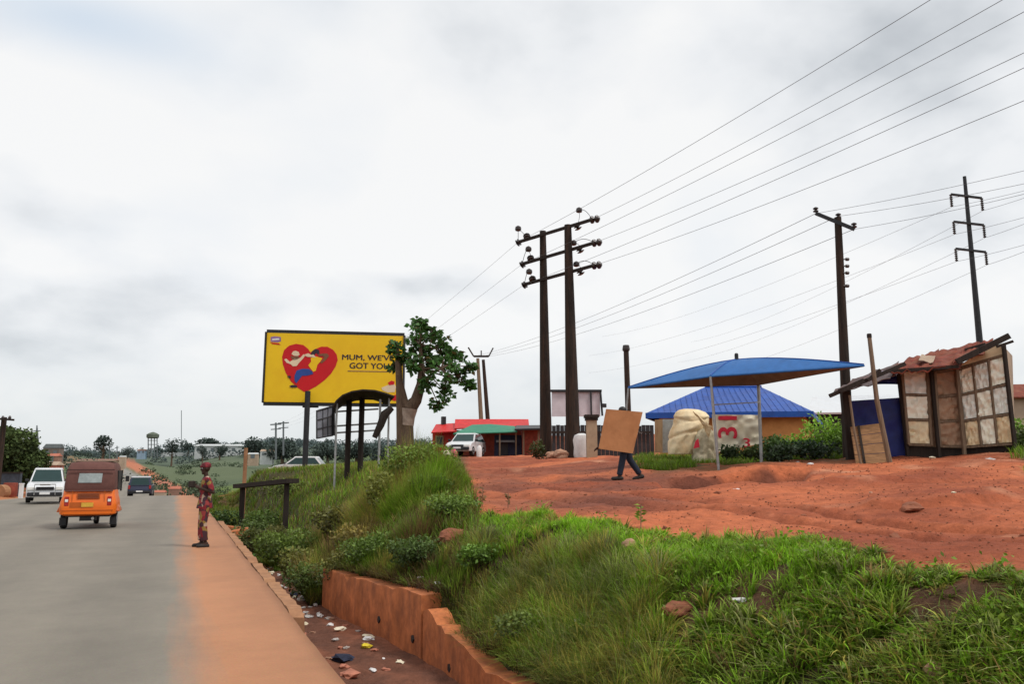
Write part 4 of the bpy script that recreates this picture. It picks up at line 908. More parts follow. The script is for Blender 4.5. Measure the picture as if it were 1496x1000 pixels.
MB().box((q_.x,q_.y,(q_.z+tz)/2), (.42,.42,tz-q_.z), -YAW).build('shaft', mat('beige_render', (.36,.27,.18), .9, .2, 3, .3, stain=(.2,.12,.07)), gp)
MB().box((q_.x,q_.y,tz+.06), (.58,.58,.12), -YAW).box((q_.x,q_.y,tz-.06), (.5,.5,.10), -YAW).build('cap', M['darkwood'], gp)
q_ = G(850,34); m = MB(); m.lathe(q_-Vector((0,0,.05)), (0,0,1), [(.3,0),(.34,.2),(.32,.5),(.36,.8),(.3,1.0),(.12,1.08)], 12)
tag(m.build('white_drum', M['white'], smooth=True), 'white drum standing between the twin pole and the gate pillar', 'drum')
for (x, D, s_, mk, lb) in [(806,34.2,.26,'beigerock','pale stone block at the foot of the twin power pole, left one'),(818,34.0,.34,'beigerock','pale stone block between the feet of the twin power pole'),(846,33.4,.2,'beigerock','small pale stone right of the twin power pole')]:
    pass
def rock(px, D, s, mk, lb, grp=None, flat=.7, sink=.25, name='rock', cat='rock'):
    q_ = G(px, D); bm = bmesh.new(); bmesh.ops.create_icosphere(bm, subdivisions=3, radius=1); rg = np.array([v.co[:] for v in bm.verts])
    o = random.uniform(0, 50)
    d = fbm(rg[:,0]*1.1+o, rg[:,1]*1.1+rg[:,2]*1.7, 3, 61)*.9+1
    for v, k in zip(bm.verts, d): v.co = Vector((v.co.x*k*s, v.co.y*k*s*.8, v.co.z*k*s*flat))+q_+Vector((0,0,s*flat*(1-2*sink)))
    me = bpy.data.meshes.new(name); bm.to_mesh(me); bm.free()
    return tag(link(name, me, M[mk]), lb, cat, grp)
rock(806,34.2,.26,'beigerock','pale stone at the foot of the left pole of the twin power pole')
rock(819,34.0,.36,'beigerock','larger pale stone between the two feet of the twin power pole')
rock(662,11.7,.24,'rock','big red rock lodged in the dark bush above the drain wall', flat=.6, sink=.3)
rock(917,9.0,.085,'beigerock','rounded pale stone in the green grass below the dirt track')
rock(986,7.3,.15,'rock','flat reddish stone lying in the middle of the weedy bank', flat=.45)
rock(1347,5.05,.085,'beigerock','pale wedge of stone in the weeds at the right of the bank')
rock(1152,4.9,.05,'beigerock','small orange stone in the weeds of the lower bank')
rock(1400,4.45,.12,'beigerock','broken beige lump in the weeds in the lower right corner', flat=.9)
rock(1090,4.75,.06,'beigerock','small pale stone near the bottom of the weedy bank')
rock(1328,10.2,.16,'rock','dark clod on the eroded ledge of the red dirt', flat=.4)
for i, (x, D, w_, h, lb) in enumerate([(340,25.5,.55,.55,'left tilted concrete block on the verge behind the standing person'),(357,23.5,.5,.6,'right tilted concrete block on the verge behind the standing person')]):
    q_ = G(x, D); o = MB().box(q_+Vector((0,0,h*.45)), (w_,.45,h), -YAW+.3*i, Matrix.Rotation(.12-.3*i, 3, 'Y')).build('concrete_block', M['redwall'], bevel=.03); tag(o, lb, 'concrete block', 'concrete blocks on the verge')
be = empty('plank_bench', G(390,24), 'long dark plank bench on posts among the verge bushes', 'bench')
a = P(349,711,28.5); b = P(428,703,26); MB().beam(a, b, .45, .14).build('plank', M['darkwood'], be)
for s_ in (.08,.9):
    p = a.lerp(b, s_); MB().beam(Vector((p.x,p.y,h1(p.x,p.y)-.1)), p, .14).build('post', M['darkwood'], be)
q_ = G(358,30); tag(MB().tube([q_-Vector((0,0,.2)), vert(q_, P(359,655,30))], .07, 8).build('concrete_post', M['concrete']), 'pale concrete post standing behind the plank bench', 'post')
# ================================================================== people
def limb(bm, a, b, ra, rb, seg=14, ball=True):
    a = Vector(a); b = Vector(b); d = b-a; L_ = d.length
    mt = Matrix.Translation((a+b)/2) @ d.to_track_quat('Z','Y').to_matrix().to_4x4()
    bmesh.ops.create_cone(bm, cap_ends=True, segments=seg, radius1=ra, radius2=rb, depth=L_, matrix=mt)
    if ball:
        for p, r in ((a,ra),(b,rb)): bmesh.ops.create_icosphere(bm, subdivisions=2, radius=r, matrix=Matrix.Translation(p))
def ell(bm, c, r, rot=None):
    mt = Matrix.Translation(c) @ (rot.to_4x4() if rot else Matrix.Identity(4)) @ Matrix.Diagonal((*r,1)); bmesh.ops.create_icosphere(bm, subdivisions=3, radius=1, matrix=mt)
def fuse(name, bm, voxel, mt, parent, it=5):
    me = bpy.data.meshes.new(name); bm.to_mesh(me); bm.free()
    o = bpy.data.objects.new(name, me); COL.objects.link(o)
    r = o.modifiers.new('r','REMESH'); r.mode = 'VOXEL'; r.voxel_size = voxel
    s = o.modifiers.new('s','SMOOTH'); s.factor = .5; s.iterations = it
    dg = bpy.context.evaluated_depsgraph_get(); m2 = bpy.data.meshes.new_from_object(o.evaluated_get(dg)); bpy.data.objects.remove(o); bpy.data.meshes.remove(me)
    m2.name = name; m2.polygons.foreach_set('use_smooth', [True]*len(m2.polygons)); return link(name, m2, mt, parent)
def hand(bm, w, d, n, thumb, curl=.5):    # wrist, finger direction, palm normal, thumb side
    w = Vector(w); d = Vector(d).normalized(); n = Vector(n).normalized(); s = d.cross(n).normalized()*thumb
    c = w+d*.045
    rot = Matrix((s, d, n)).transposed(); ell(bm, c, (.040,.052,.016), rot)
    for i, L_ in enumerate((.066,.074,.070,.055)):
        k = w+d*.085+s*(.029-.0195*i); k2 = k+d*L_*.5-n*L_*.5*curl*.5; k3 = k2+(d*(1-curl)-n*curl).normalized()*L_*.5
        limb(bm, k, k2, .0095,.009, 8); limb(bm, k2, k3, .009,.0075, 8)
    t0 = w+d*.03+s*.034; t1 = t0+(s*.7+d*.7-n*.2).normalized()*.036; limb(bm, t0, t1, .012,.0105, 8); limb(bm, t1, t1+(s*.2+d*.9-n*.3).normalized()*.03, .0105,.0085, 8)
def head(bm, c, f, tilt=0):               # c head centre, faces +Y local
    c = Vector(c); rot = Matrix.Rotation(tilt, 3, 'X')
    T = lambda x, y, z: c+rot @ Vector((x,y,z))
    ell(bm, T(0,-.01,.02), (.073,.092,.098)); ell(bm, T(0,.022,-.055), (.052,.062,.058))
    ell(bm, T(0,.098,-.012), (.016,.020,.018)); limb(bm, T(0,.085,.03), T(0,.104,-.014), .010,.014, 8)
    for s in (-1,1):
        ell(bm, T(s*.076,-.01,0), (.012,.022,.032)); ell(bm, T(s*.032,.070,.036), (.024,.014,.010)); ell(bm, T(s*.040,.062,-.012), (.022,.018,.018))
    ell(bm, T(0,.082,-.046), (.024,.012,.008)); ell(bm, T(0,.080,-.060), (.022,.012,.008)); ell(bm, T(0,.07,-.095), (.024,.02,.016))
    return T
def foot(bm, a, f, L_=.24):
    a = Vector(a); f = Vector(f).normalized(); limb(bm, a-Vector((0,0,.02))-f*.03, a+f*(L_-.1)-Vector((0,0,.055)), .040,.030); ell(bm, a+f*(L_-.11)-Vector((0,0,.055)), (.042,.07,.026), Matrix.Rotation(math.atan2(-f.x,f.y),3,'Z')); ell(bm, a-f*.045-Vector((0,0,.045)), (.034,.036,.035))
# the person on the shoulder
wx_, wy_ = .60, 17.6
wo_ = empty('person', (wx_,wy_,0.0), 'person in red and gold patterned outfit and cap standing at the roadside, arms raised', 'person', rz=R(97)); wo_.scale = (.9,.9,1.0)
bm = bmesh.new()
hip, kn, an = .84, .46, .085
LJ = {}
for s in (-1,1):
    h_, k_, a_ = (s*.085,0,hip), (s*.09,.03,kn), (s*.085,-.01+.03*s,an)
    limb(bm,h_,k_,.085,.055); limb(bm,k_,a_,.056,.036); foot(bm,a_,(s*.15,1,0))
ell(bm,(0,0,.90),(.15,.105,.12)); limb(bm,(0,0,.9),(0,0,1.1),.115,.115); ell(bm,(0,.0,1.2),(.155,.10,.17)); limb(bm,(-.14,0,1.33),(.14,0,1.33),.052,.052); limb(bm,(0,-.005,1.32),(0,.02,1.46),.052,.048)
T = head(bm,(0,.03,1.545),None,-.1)
ARMS = [(-1,(-.175,0,1.33),(-.25,-.12,1.08),(-.09,.16,1.17)),(1,(.175,0,1.33),(.27,-.02,1.09),(.10,.20,1.20))]
for s,a,b,c in ARMS:
    limb(bm,a,b,.046,.038); limb(bm,b,c,.038,.026); d = (Vector(c)-Vector(b)).normalized(); hand(bm,c,d+Vector((-s*.35,0,.25)),(-s,.2,-.3),s,.8)
fuse('body', bm, .0075, M['skin'], wo_)
def eyes(T, parent):
    for s in (-1,1):
        b_ = bmesh.new(); bmesh.ops.create_icosphere(b_, subdivisions=2, radius=.011, matrix=Matrix.Translation(T(s*.031,.079,.018))); me = bpy.data.meshes.new('eye'); b_.to_mesh(me); b_.free(); link('eye', me, M['lamp'], parent)
        b_ = bmesh.new(); bmesh.ops.create_icosphere(b_, subdivisions=2, radius=.006, matrix=Matrix.Translation(T(s*.031,.0865,.018))); me = bpy.data.meshes.new('pupil'); b_.to_mesh(me); b_.free(); link('pupil', me, M['black'], parent)
eyes(T, wo_)
bm = bmesh.new()
ell(bm,(0,0,.92),(.17,.125,.13)); limb(bm,(0,0,.92),(0,0,1.12),.13,.13); ell(bm,(0,0,1.2),(.175,.118,.18)); limb(bm,(-.15,0,1.34),(.15,0,1.34),.062,.062)
for s,a,b,c in ARMS: limb(bm,a,Vector(a).lerp(Vector(b),.75),.066,.062)
limb(bm,(0,0,1.0),(0,0,.76),.125,.185,20,False)
fuse('blouse', bm, .011, M['pattern'], wo_, 3)
bm = bmesh.new()
ell(bm,(0,0,.86),(.165,.125,.12))
for s in (-1,1): limb(bm,(s*.085,0,hip),(s*.09,.03,kn),.108,.082,16); limb(bm,(s*.09,.03,kn),(s*.085,.0+.02*s,.13),.083,.078,16,False)
fuse('trousers', bm, .011, M['pattern'], wo_, 3)
bm = bmesh.new(); ell(bm,T(0,-.018,.065),(.090,.108,.068)); ell(bm,T(0,-.01,.04),(.093,.112,.03)); limb(bm,T(-.02,.09,.05),T(.02,.09,.05),.03,.03)
fuse('cap', bm, .009, M['patcap'] if 'patcap' in M else mat('red_black_cap', (.10,.015,.02), .8, .4, 14, .2, stain=(.4,.05,.06), stain_amt=.8, stain_scale=9), wo_, 3)
for s in (-1,1):
    bm = bmesh.new(); a_ = Vector((s*.085,-.01+.03*s,an)); f_ = Vector((s*.15,1,0)).normalized(); limb(bm,a_-f_*.05-Vector((0,0,.06)),a_+f_*.15-Vector((0,0,.06)),.046,.044); fuse('shoe', bm, .01, M['shoe'], wo_, 2)
rzm = Matrix.Rotation(R(97),3,'Z'); bc = Vector((wx_,wy_,0))+rzm @ Vector((.0,.27,1.24))
m = MB(); m.box(bc,(.10,.13,.13),R(97)); o = m.build('dark_bundle', M['darkwood'], bevel=.02); tag(o, 'small dark brown bundle held up in the hands of the roadside person', 'bundle')
# the person behind the board
pb_ = G(915,19.0)
rz2 = R(67.5)
p2 = empty('person', pb_, 'person in dark jeans walking with a brown board that hides the upper body', 'person', rz=rz2)
bm = bmesh.new(); hz_ = .86
legs = [(-1,(-.09,.02,hz_),(-.10,.10,.46),(-.10,.18,.09)),(1,(.09,-.02,hz_),(.10,-.10,.47),(.11,-.34,.12))]
for s,h_,k_,a_ in legs: limb(bm,h_,k_,.088,.058); limb(bm,k_,a_,.058,.04); foot(bm,a_,(0,1,-.25 if s>0 else 0))
ell(bm,(0,0,.92),(.16,.11,.12)); limb(bm,(0,0,.92),(0,.02,1.14),.12,.125); ell(bm,(0,.03,1.24),(.175,.11,.17)); limb(bm,(-.16,.03,1.38),(.16,.03,1.38),.055,.055); limb(bm,(0,.03,1.38),(0,.06,1.5),.055,.05)
T2 = head(bm,(0,.075,1.585),None,-.1)
# board frame in photo: corners with depth
bc4 = [P(874.5,656,18.72), P(924.5,663,18.70), P(939,602.5,18.66), P(885.5,598,18.68)]
inv = (Matrix.Translation(pb_) @ Matrix.Rotation(rz2,4,'Z')).inverted()
g1 = inv @ (bc4[0].lerp(bc4[3], .04)+Vector((0,0,-.0))); g2 = inv @ (bc4[1].lerp(bc4[2], .5))
for s,a,b,c in [(-1,(-.19,.03,1.37),(-.24,.26,1.10),g1+Vector((.03,.0,-.02))),(1,(.19,.03,1.37),(.20,-.22,1.2),g2+Vector((.06,-.03,0)))]:
    limb(bm,a,b,.05,.042); limb(bm,b,c,.042,.029); d = (Vector(c)-Vector(b)).normalized(); hand(bm,c,(d*.6+Vector((-.4,.5 if s<0 else -.2,.0))),(.6,0,.6) if s<0 else (.9,.2,0),s,.7)
fuse('body', bm, .0075, M['skin'], p2); eyes(T2, p2)
bm = bmesh.new(); ell(bm,(0,0,.90),(.172,.122,.12))
for s,h_,k_,a_ in legs: limb(bm,h_,k_,.105,.078,16); limb(bm,k_,Vector(k_).lerp(Vector(a_),.93),.078,.068,16,False)
fuse('jeans', bm, .011, M['jeans'], p2, 3)
bm = bmesh.new(); limb(bm,(0,0,.9),(0,.02,1.14),.138,.14); ell(bm,(0,.03,1.24),(.19,.125,.18)); limb(bm,(-.17,.03,1.38),(.17,.03,1.38),.066,.066)
limb(bm,(-.19,.03,1.37),(-.23,.22,1.13),.068,.062); limb(bm,(.19,.03,1.37),(.2,-.18,1.22),.068,.062)
fuse('shirt', bm, .011, mat('dark_shirt', (.03,.03,.035), .9, .2, 8, .1), p2, 3)
for s,h_,k_,a_ in legs:
    bm = bmesh.new(); a_ = Vector(a_); f_ = Vector((0,1,-.25 if s>0 else 0)).normalized(); limb(bm,a_-f_*.05-Vector((0,0,.05)),a_+f_*.15-Vector((0,0,.055)),.05,.043); fuse('shoe', bm, .01, M['shoe'], p2, 2)
bm = bmesh.new(); ell(bm,T2(0,-.02,.05),(.080,.096,.08)); fuse('hair', bm, .009, M['black'], p2, 2)
tag(MB().prism(bc4, VF*.025).build('brown_board', M['cardboard']), 'large plain brown board carried upright by the walking person', 'board')
# ================================================================== vehicles
def slab(profile, hw, tuck=.94):          # side profile (y,z) swept over the width with rounded flanks
    ys_ = [p[0] for p in profile]; zs_ = [p[1] for p in profile]; cy0 = (min(ys_)+max(ys_))/2; cz0 = (min(zs_)+max(zs_))/2
    vs = []; n = len(profile); xs_ = [(-1,tuck),(-.94,.985),(-.8,1),(.8,1),(.94,.985),(1,tuck)]
    for x, k in xs_:
        for (y, z) in profile: vs.append((x*hw, cy0+(y-cy0)*k, cz0+(z-cz0)*k))
    fs = [tuple(range(n)), tuple((len(xs_)-1)*n+i for i in range(n-1,-1,-1))]
    for j in range(len(xs_)-1):
        for i in range(n): fs.append((j*n+i, (j+1)*n+i, (j+1)*n+(i+1)%n, j*n+(i+1)%n))
    return MB().add(vs, fs)
def frustum(y0,y1,hw0,z0,t0,t1,hw1,z1):
    return [(-hw0,y0,z0),(hw0,y0,z0),(hw0,y1,z0),(-hw0,y1,z0),(-hw1,t0,z1),(hw1,t0,z1),(hw1,t1,z1),(-hw1,t1,z1)]
FR = [(0,1,5,4),(1,2,6,5),(2,3,7,6),(3,0,4,7),(4,5,6,7),(3,2,1,0)]
def inset(vs, f, k, n, ctr):
    pts = [Vector(vs[i]) for i in f]; c = sum(pts, Vector())/4; nn = (pts[1]-pts[0]).cross(pts[3]-pts[0]).normalized()
    if nn.dot(c-ctr) < 0: nn = -nn
    return [c+(p-c)*k+nn*n for p in pts], nn
def wheel(root, x, y, r, w):
    t = MB().lathe((x-w/2,y,r), (1,0,0), [(r*.6,0),(r*.92,0),(r,.03),(r,w-.03),(r*.92,w),(r*.6,w)], 20).build('wheel', M['tyre'], root, True)
    s = 1 if x > 0 else -1
    MB().lathe((x+s*(w/2-.02),y,r), (s,0,0), [(r*.58,-.05),(r*.62,.0),(r*.55,.03),(r*.2,.01),(.02,.02)], 14).build('rim', M['rim'], t, True)
def car(name, loc, rz, label, paint, roofm, L_, hw, h_b, h_t, g, opts=()):
    root = empty(name, (0,0,0), label, 'car'); l2 = L_/2
    gy0, gy1, ty0, ty1 = g                # greenhouse base rear/front, top rear/front
    prof = [(-l2+.06,.30),(-l2,.45),(-l2+.02,h_b-.25),(-l2+.12,h_b),(gy1,h_b+.03),(l2-.35,h_b-.10),(l2-.05,h_b-.28),(l2,.5),(l2-.05,.30)]
    slab(prof, hw).build('body', paint, root, True)
    vs = frustum(gy0,gy1,hw*.95,h_b-.02,ty0,ty1,hw*.76,h_t); MB().add(vs, FR).build('cabin', paint, root)
    MB().add([(x*1.01,y,z) for x,y,z in frustum(ty0-.05,ty1+.06,hw*.77,h_t-.03,ty0+.05,ty1-.05,hw*.70,h_t+.06)], FR).build('roof', roofm, root)
    ctr = Vector((0,(gy0+gy1)/2,(h_b+h_t)/2))
    for nm_, fi, k in (('rear_window',0,.84),('side_window',1,.86),('windscreen',2,.90),('side_window',3,.86)):
        q_, nn = inset(vs, FR[fi], k, .012, ctr); MB().prism(q_, -nn*.01).build(nm_, M['glass'], root)
    wr_ = .36 if h_t > 1.6 else .31
    for s in (-1,1):
        for y in (-l2*.58, l2*.62): wheel(root, s*(hw-.09), y, wr_, .22)
    for s in (-1,1):
        MB().box((s*hw*.74,l2-.05,h_b-.30),(.36,.16,.17)).build('headlight', M['lamp'], root, bevel=.03)
        MB().box((s*hw*.86,-l2+.02,h_b-.14),(.16,.1,.30)).build('tail_light', M['redlamp'], root, bevel=.02)
        MB().box((s*(hw+.08),gy1-.12,h_b+.10),(.2,.1,.14)).build('mirror', M['black'], root, bevel=.03)
    MB().box((0,l2-.01,h_b-.30),(hw*.95,.08,.16)).build('grille', M['blackmetal'], root)
    MB().box((0,l2+.01,.45),(hw*1.86,.14,.20)).build('bumper', M['blackmetal'], root, bevel=.04)
    MB().box((0,-l2-.01,.45),(hw*1.86,.14,.20)).build('bumper', M['blackmetal'], root, bevel=.04)
    MB().box((0,l2+.085,.50),(.5,.02,.12)).build('number_plate', M['white'], root)
    MB().box((0,-l2-.085,.50),(.5,.02,.12)).build('number_plate', M['white'], root)
    if 'sticker' in opts: MB().lathe((.02,-l2+.26,1.3),(0,-1,.3),[(.2,0),(.2,.01)],12).build('sticker', M['white'], root)
    if 'rails' in opts:
        MB().box((-hw*.66,(ty0+ty1)/2,h_t+.10),(.04,1.6,.05)).box((hw*.66,(ty0+ty1)/2,h_t+.10),(.04,1.6,.05)).build('roof_rail', M['blackmetal'], root)
    if 'bullbar' in opts:
        MB().tube([(-.5,l2+.14,.42),(-.5,l2+.16,.95),(.5,l2+.16,.95),(.5,l2+.14,.42)],.03,8).build('bull_bar', M['steel'], root)
        MB().box((0,l2+.03,h_b-.12),(.5,.06,.05)).build('badge_bar', M['steel'], root)
    root.location = loc; root.rotation_euler = (0,0,rz); return root
car('off_road_car', tuple(P(67,733.5,37.6)), R(180+5), 'white off-road vehicle coming towards us on the left lane', M['carwhite'], M['carwhite'], 4.5, .90, 1.04, 1.72, (-2.15,.85,-2.0,.15), ('rails','bullbar')).scale = (.80,.86,.86)
car('navy_car', (-2.55,76.5,float(road_z(np.array([76.5]))[0])), R(-2), 'dark navy car with a pale roof driving away in the distance', M['carnavy'], mat('pale_roof',(.45,.46,.48),.4,.1,3,0), 4.1, .92, .98, 1.66, (-2.0,.9,-1.75,.2), ('sticker',))
q_ = G(437,62); car('white_car', (q_.x,q_.y,h1(q_.x,q_.y)-.4), R(70), 'white car parked side-on behind the billboard post', M['carwhite'], M['carwhite'], 4.2, .85, .95, 1.5, (-1.9,1.0,-1.4,.25))
q_ = G(681,49.5); car('white_car', (q_.x,q_.y,h1(q_.x,q_.y)), R(180-22-14), 'white car parked nose-on in front of the red shop', M['carwhite'], M['carwhite'], 4.0, .84, .92, 1.45, (-1.9,.9,-1.4,.15)).scale = (.92,.92,.92)
# three-wheeled taxi seen from behind
kk = empty('tricycle_taxi', (0,0,0), 'orange three-wheeled taxi with a maroon canvas hood driving away', 'tricycle taxi')
def rsec(hw, y, z, dep, r, n=5):          # rounded rectangle ring at height z
    pts = []
    for cx, cy0, a0 in ((hw-r,dep-r,0),(-hw+r,dep-r,90),(-hw+r,-dep+r,180),(hw-r,-dep+r,270)):
        for k in range(n+1):
            a = R(a0+90*k/n); pts.append((cx+r*math.cos(a), y+cy0+r*math.sin(a), z))
    return pts
def loft(rings, cap=True):
    n = len(rings[0]); vs = [p for r in rings for p in r]; fs = []
    for j in range(len(rings)-1):
        for k in range(n): fs.append((j*n+k, j*n+(k+1)%n, (j+1)*n+(k+1)%n, (j+1)*n+k))
    if cap: fs += [tuple(range(n-1,-1,-1)), tuple((len(rings)-1)*n+k for k in range(n))]
    return MB().add(vs, fs)
loft([rsec(.60,-.55,.36,.62,.12), rsec(.70,-.55,.40,.68,.14), rsec(.715,-.55,.56,.70,.14), rsec(.70,-.55,.72,.69,.13), rsec(.655,-.54,.88,.66,.12), rsec(.635,-.53,1.02,.63,.11)]).build('body', M['kekeorange'], kk, True)
loft([rsec(.52,.75,.36,.72,.2), rsec(.58,.75,.6,.72,.2), rsec(.54,.72,.95,.66,.2), rsec(.45,.80,1.0,.5,.2)]).build('front_body', M['kekeorange'], kk, True)
loft([rsec(.625,-.10,1.0,1.05,.10), rsec(.635,-.10,1.12,1.07,.10), rsec(.615,-.08,1.45,1.04,.10), rsec(.60,-.06,1.62,1.00,.12), rsec(.55,-.04,1.74,.92,.16), rsec(.40,-.02,1.79,.7,.2)]).build('hood', M['hood'], kk, True)
for s in (-1,1):
    MB().box((s*.622,.2,1.28),(.05,.95,.52)).build('side_opening', M['black'], kk)
    MB().box((s*.635,.95,1.25),(.05,.05,.6)).build('pillar', M['black'], kk)
sm = MB().beam((-.6,-1.165,1.56),(.6,-1.165,1.56),.02,.03); sm.build('hood_seam', mat('dark_seam',(.07,.03,.028),.8,.2,5,0), kk)
MB().box((-.62,-.1,1.755),(.1,1.5,.03)).box((0,-.1,1.80),(1.05,1.3,.02)).build('roof_patch', M['fartan'], kk)
MB().prism([(-.30,-1.150,1.22),(.29,-1.150,1.22),(.30,-1.118,1.47),(-.28,-1.118,1.47)], (0,-.02,0)).build('rear_window', M['hoodwin'], kk)
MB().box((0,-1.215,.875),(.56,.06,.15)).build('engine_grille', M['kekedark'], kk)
gl = MB()
for k in range(4): gl.box((0,-1.25,.82+.036*k),(.52,.012,.012))
gl.build('grille_bar', M['hood'], kk)
MB().box((-.01,-1.262,.645),(.30,.02,.11)).build('number_plate', M['plate'], kk)
MB().box((-.17,-1.255,.645),(.55,.012,.13)).build('plate_backing', M['kekedark'], kk)
for s in (-1,1):
    l_ = MB().box((s*.53,-1.235,.74),(.11,.05,.24)).build('tail_light', M['redlamp'], kk, bevel=.015); MB().box((s*.53,-1.262,.755),(.08,.02,.07)).build('reverse_lamp', M['lamp'], l_, bevel=.008)
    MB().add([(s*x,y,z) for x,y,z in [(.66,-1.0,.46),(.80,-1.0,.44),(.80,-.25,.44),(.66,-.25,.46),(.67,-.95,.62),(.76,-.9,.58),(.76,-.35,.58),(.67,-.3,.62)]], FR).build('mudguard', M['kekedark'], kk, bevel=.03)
    wheel(kk, s*.63, -.62, .225, .15)
    MB().tube([(s*.60,.9,1.3),(s*.78,.9,1.32)],.015,6).box((s*.80,.9,1.30),(.1,.03,.16)).build('mirror', M['black'], kk)
wheel(kk, 0, 1.25, .225, .13)
for s in (-1,1):
    MB().box((s*.63,-.90,.20),(.17,.015,.20)).build('mud_flap', M['black'], kk)
    MB().box((s*.40,-1.238,.86),(.012,.01,.30)).build('panel_seam', M['kekedark'], kk)
    MB().box((s*.62,-1.19,.52),(.10,.03,.05)).build('reflector', M['redlamp'], kk)
MB().box((0,-1.205,1.005),(1.20,.05,.035)).build('trim_strip', M['hood'], kk, bevel=.01)
MB().box((0,-1.245,.50),(1.28,.012,.014)).build('panel_seam', M['kekedark'], kk)
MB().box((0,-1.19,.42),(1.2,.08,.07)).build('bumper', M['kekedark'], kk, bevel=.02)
MB().box((0,-.6,.36),(1.1,1.0,.08)).box((0,-.95,.30),(.4,.3,.16)).build('chassis', M['black'], kk)
MB().tube([(.14,-1.2,.28),(.14,-.7,.3)],.04,8).build('exhaust', M['steel'], kk)
kk.location = (-2.0,24.9,.0); kk.rotation_euler = (0,0,R(-1)); kk.scale = (.93,.97,.97)
# ================================================================== plants
def leaves(name, C_, size, up, col, mt, parent=None, quad=True, asp=.6, outward=None):
    n = len(C_); d = rng.normal(size=(n,3)); 
    if outward is not None: d = d*.6+outward
    d[:,2] = d[:,2]*.7+up; d /= np.linalg.norm(d,axis=1)[:,None]
    s = np.cross(d, rng.normal(size=(n,3))); s /= np.linalg.norm(s,axis=1)[:,None]; nn = np.cross(s,d)
    sz = size[:,None] if isinstance(size,np.ndarray) else np.full((n,1),size)
    sz = sz*rng.uniform(.7,1.3,(n,1))
    a = C_; b = C_+d*sz*.5+s*sz*asp*.5+nn*sz*.08; c = C_+d*sz-nn*sz*.06; e_ = C_+d*sz*.5-s*sz*asp*.5+nn*sz*.08
    V = np.stack([a,b,c,e_],1).reshape(-1,3); Q = np.arange(n*4).reshape(n,4)
    cc = np.repeat(col*rng.uniform(.65,1.35,(n,1)),4,0); return mesh_np(name, V, Q, mt, parent, col=cc)
def lobes_points(lobes, n):               # random points towards the surface of ellipsoid lobes
    w = np.array([l[3]*l[4]*l[5] for l in lobes])**.67; k = rng.choice(len(lobes), n, p=w/w.sum()); d = rng.normal(size=(n,3)); d /= np.linalg.norm(d,axis=1)[:,None]
    r = rng.uniform(.45,1.05,(n,1))**.6; Lb = np.array(lobes)[k]
    return Lb[:,:3]+d*r*Lb[:,3:6], d
def tree_far(name, label, px, py0, py1, w, D, col, kind='round', n=900, group='trees on the far ridge'):
    b = G(px, D); t_ = P(px, py1, D).z; z0 = P(px, py0, D).z; hw = w*D/F/2; hh = t_-z0
    root = empty(name, b, label, 'tree', group)
    lb = []; rg = random.Random(int(px*7+py1)); z0 = min(z0, b.z+.12*(t_-b.z)); hh = t_-z0
    if kind == 'umbrella':
        MB().tube([b-Vector((0,0,1)), Vector((b.x,b.y,z0+hh*.4))+RT*hw*.1, Vector((b.x,b.y,z0+hh*.75))], [hw*.16,hw*.12,hw*.1], 8).build('trunk', M['barkm'], root)
        MB().tube([Vector((b.x,b.y,z0+hh*.4))+RT*hw*.1, Vector((b.x,b.y,z0+hh*.7))-RT*hw*.6], [hw*.1,hw*.05], 6).build('branch', M['barkm'], root)
        lb = [(x*hw,0,z0+hh*q,rx*hw,rx*hw,rz*hh) for x,q,rx,rz in [(-.25,.78,.5,.2),(.25,.8,.55,.18),(.0,.9,.5,.14),(-.6,.62,.34,.2),(.75,.68,.28,.1),(.12,.45,.3,.25)]]
    else:
        MB().tube([b-Vector((0,0,.5)), Vector((b.x,b.y,z0+hh*.6))], [hw*.12,hw*.06], 8).build('trunk', M['barkm'], root)
        for k in range(7):
            lb.append((rg.uniform(-.6,.6)*hw, rg.uniform(-.5,.5)*hw, z0+hh*rg.uniform(.35,.78), hw*rg.uniform(.38,.6), hw*rg.uniform(.38,.6), hh*rg.uniform(.22,.36)))
        if k < 3: lb[-1] = (lb[-1][0], lb[-1][1], z0+hh*rg.uniform(.15,.35))+lb[-1][3:]
    L2 = [(b.x+l[0]*cy_+l[1]*sy_, b.y-l[0]*sy_+l[1]*cy_, l[2], l[3], l[4], l[5]) for l in lb]
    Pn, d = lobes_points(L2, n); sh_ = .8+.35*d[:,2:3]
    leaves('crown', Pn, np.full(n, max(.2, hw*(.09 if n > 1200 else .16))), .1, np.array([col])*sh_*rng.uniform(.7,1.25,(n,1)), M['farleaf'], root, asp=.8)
    return root
DG, BG_ = (.07,.095,.082), (.085,.115,.105)  # far tree tones with the distance haze already mixed in
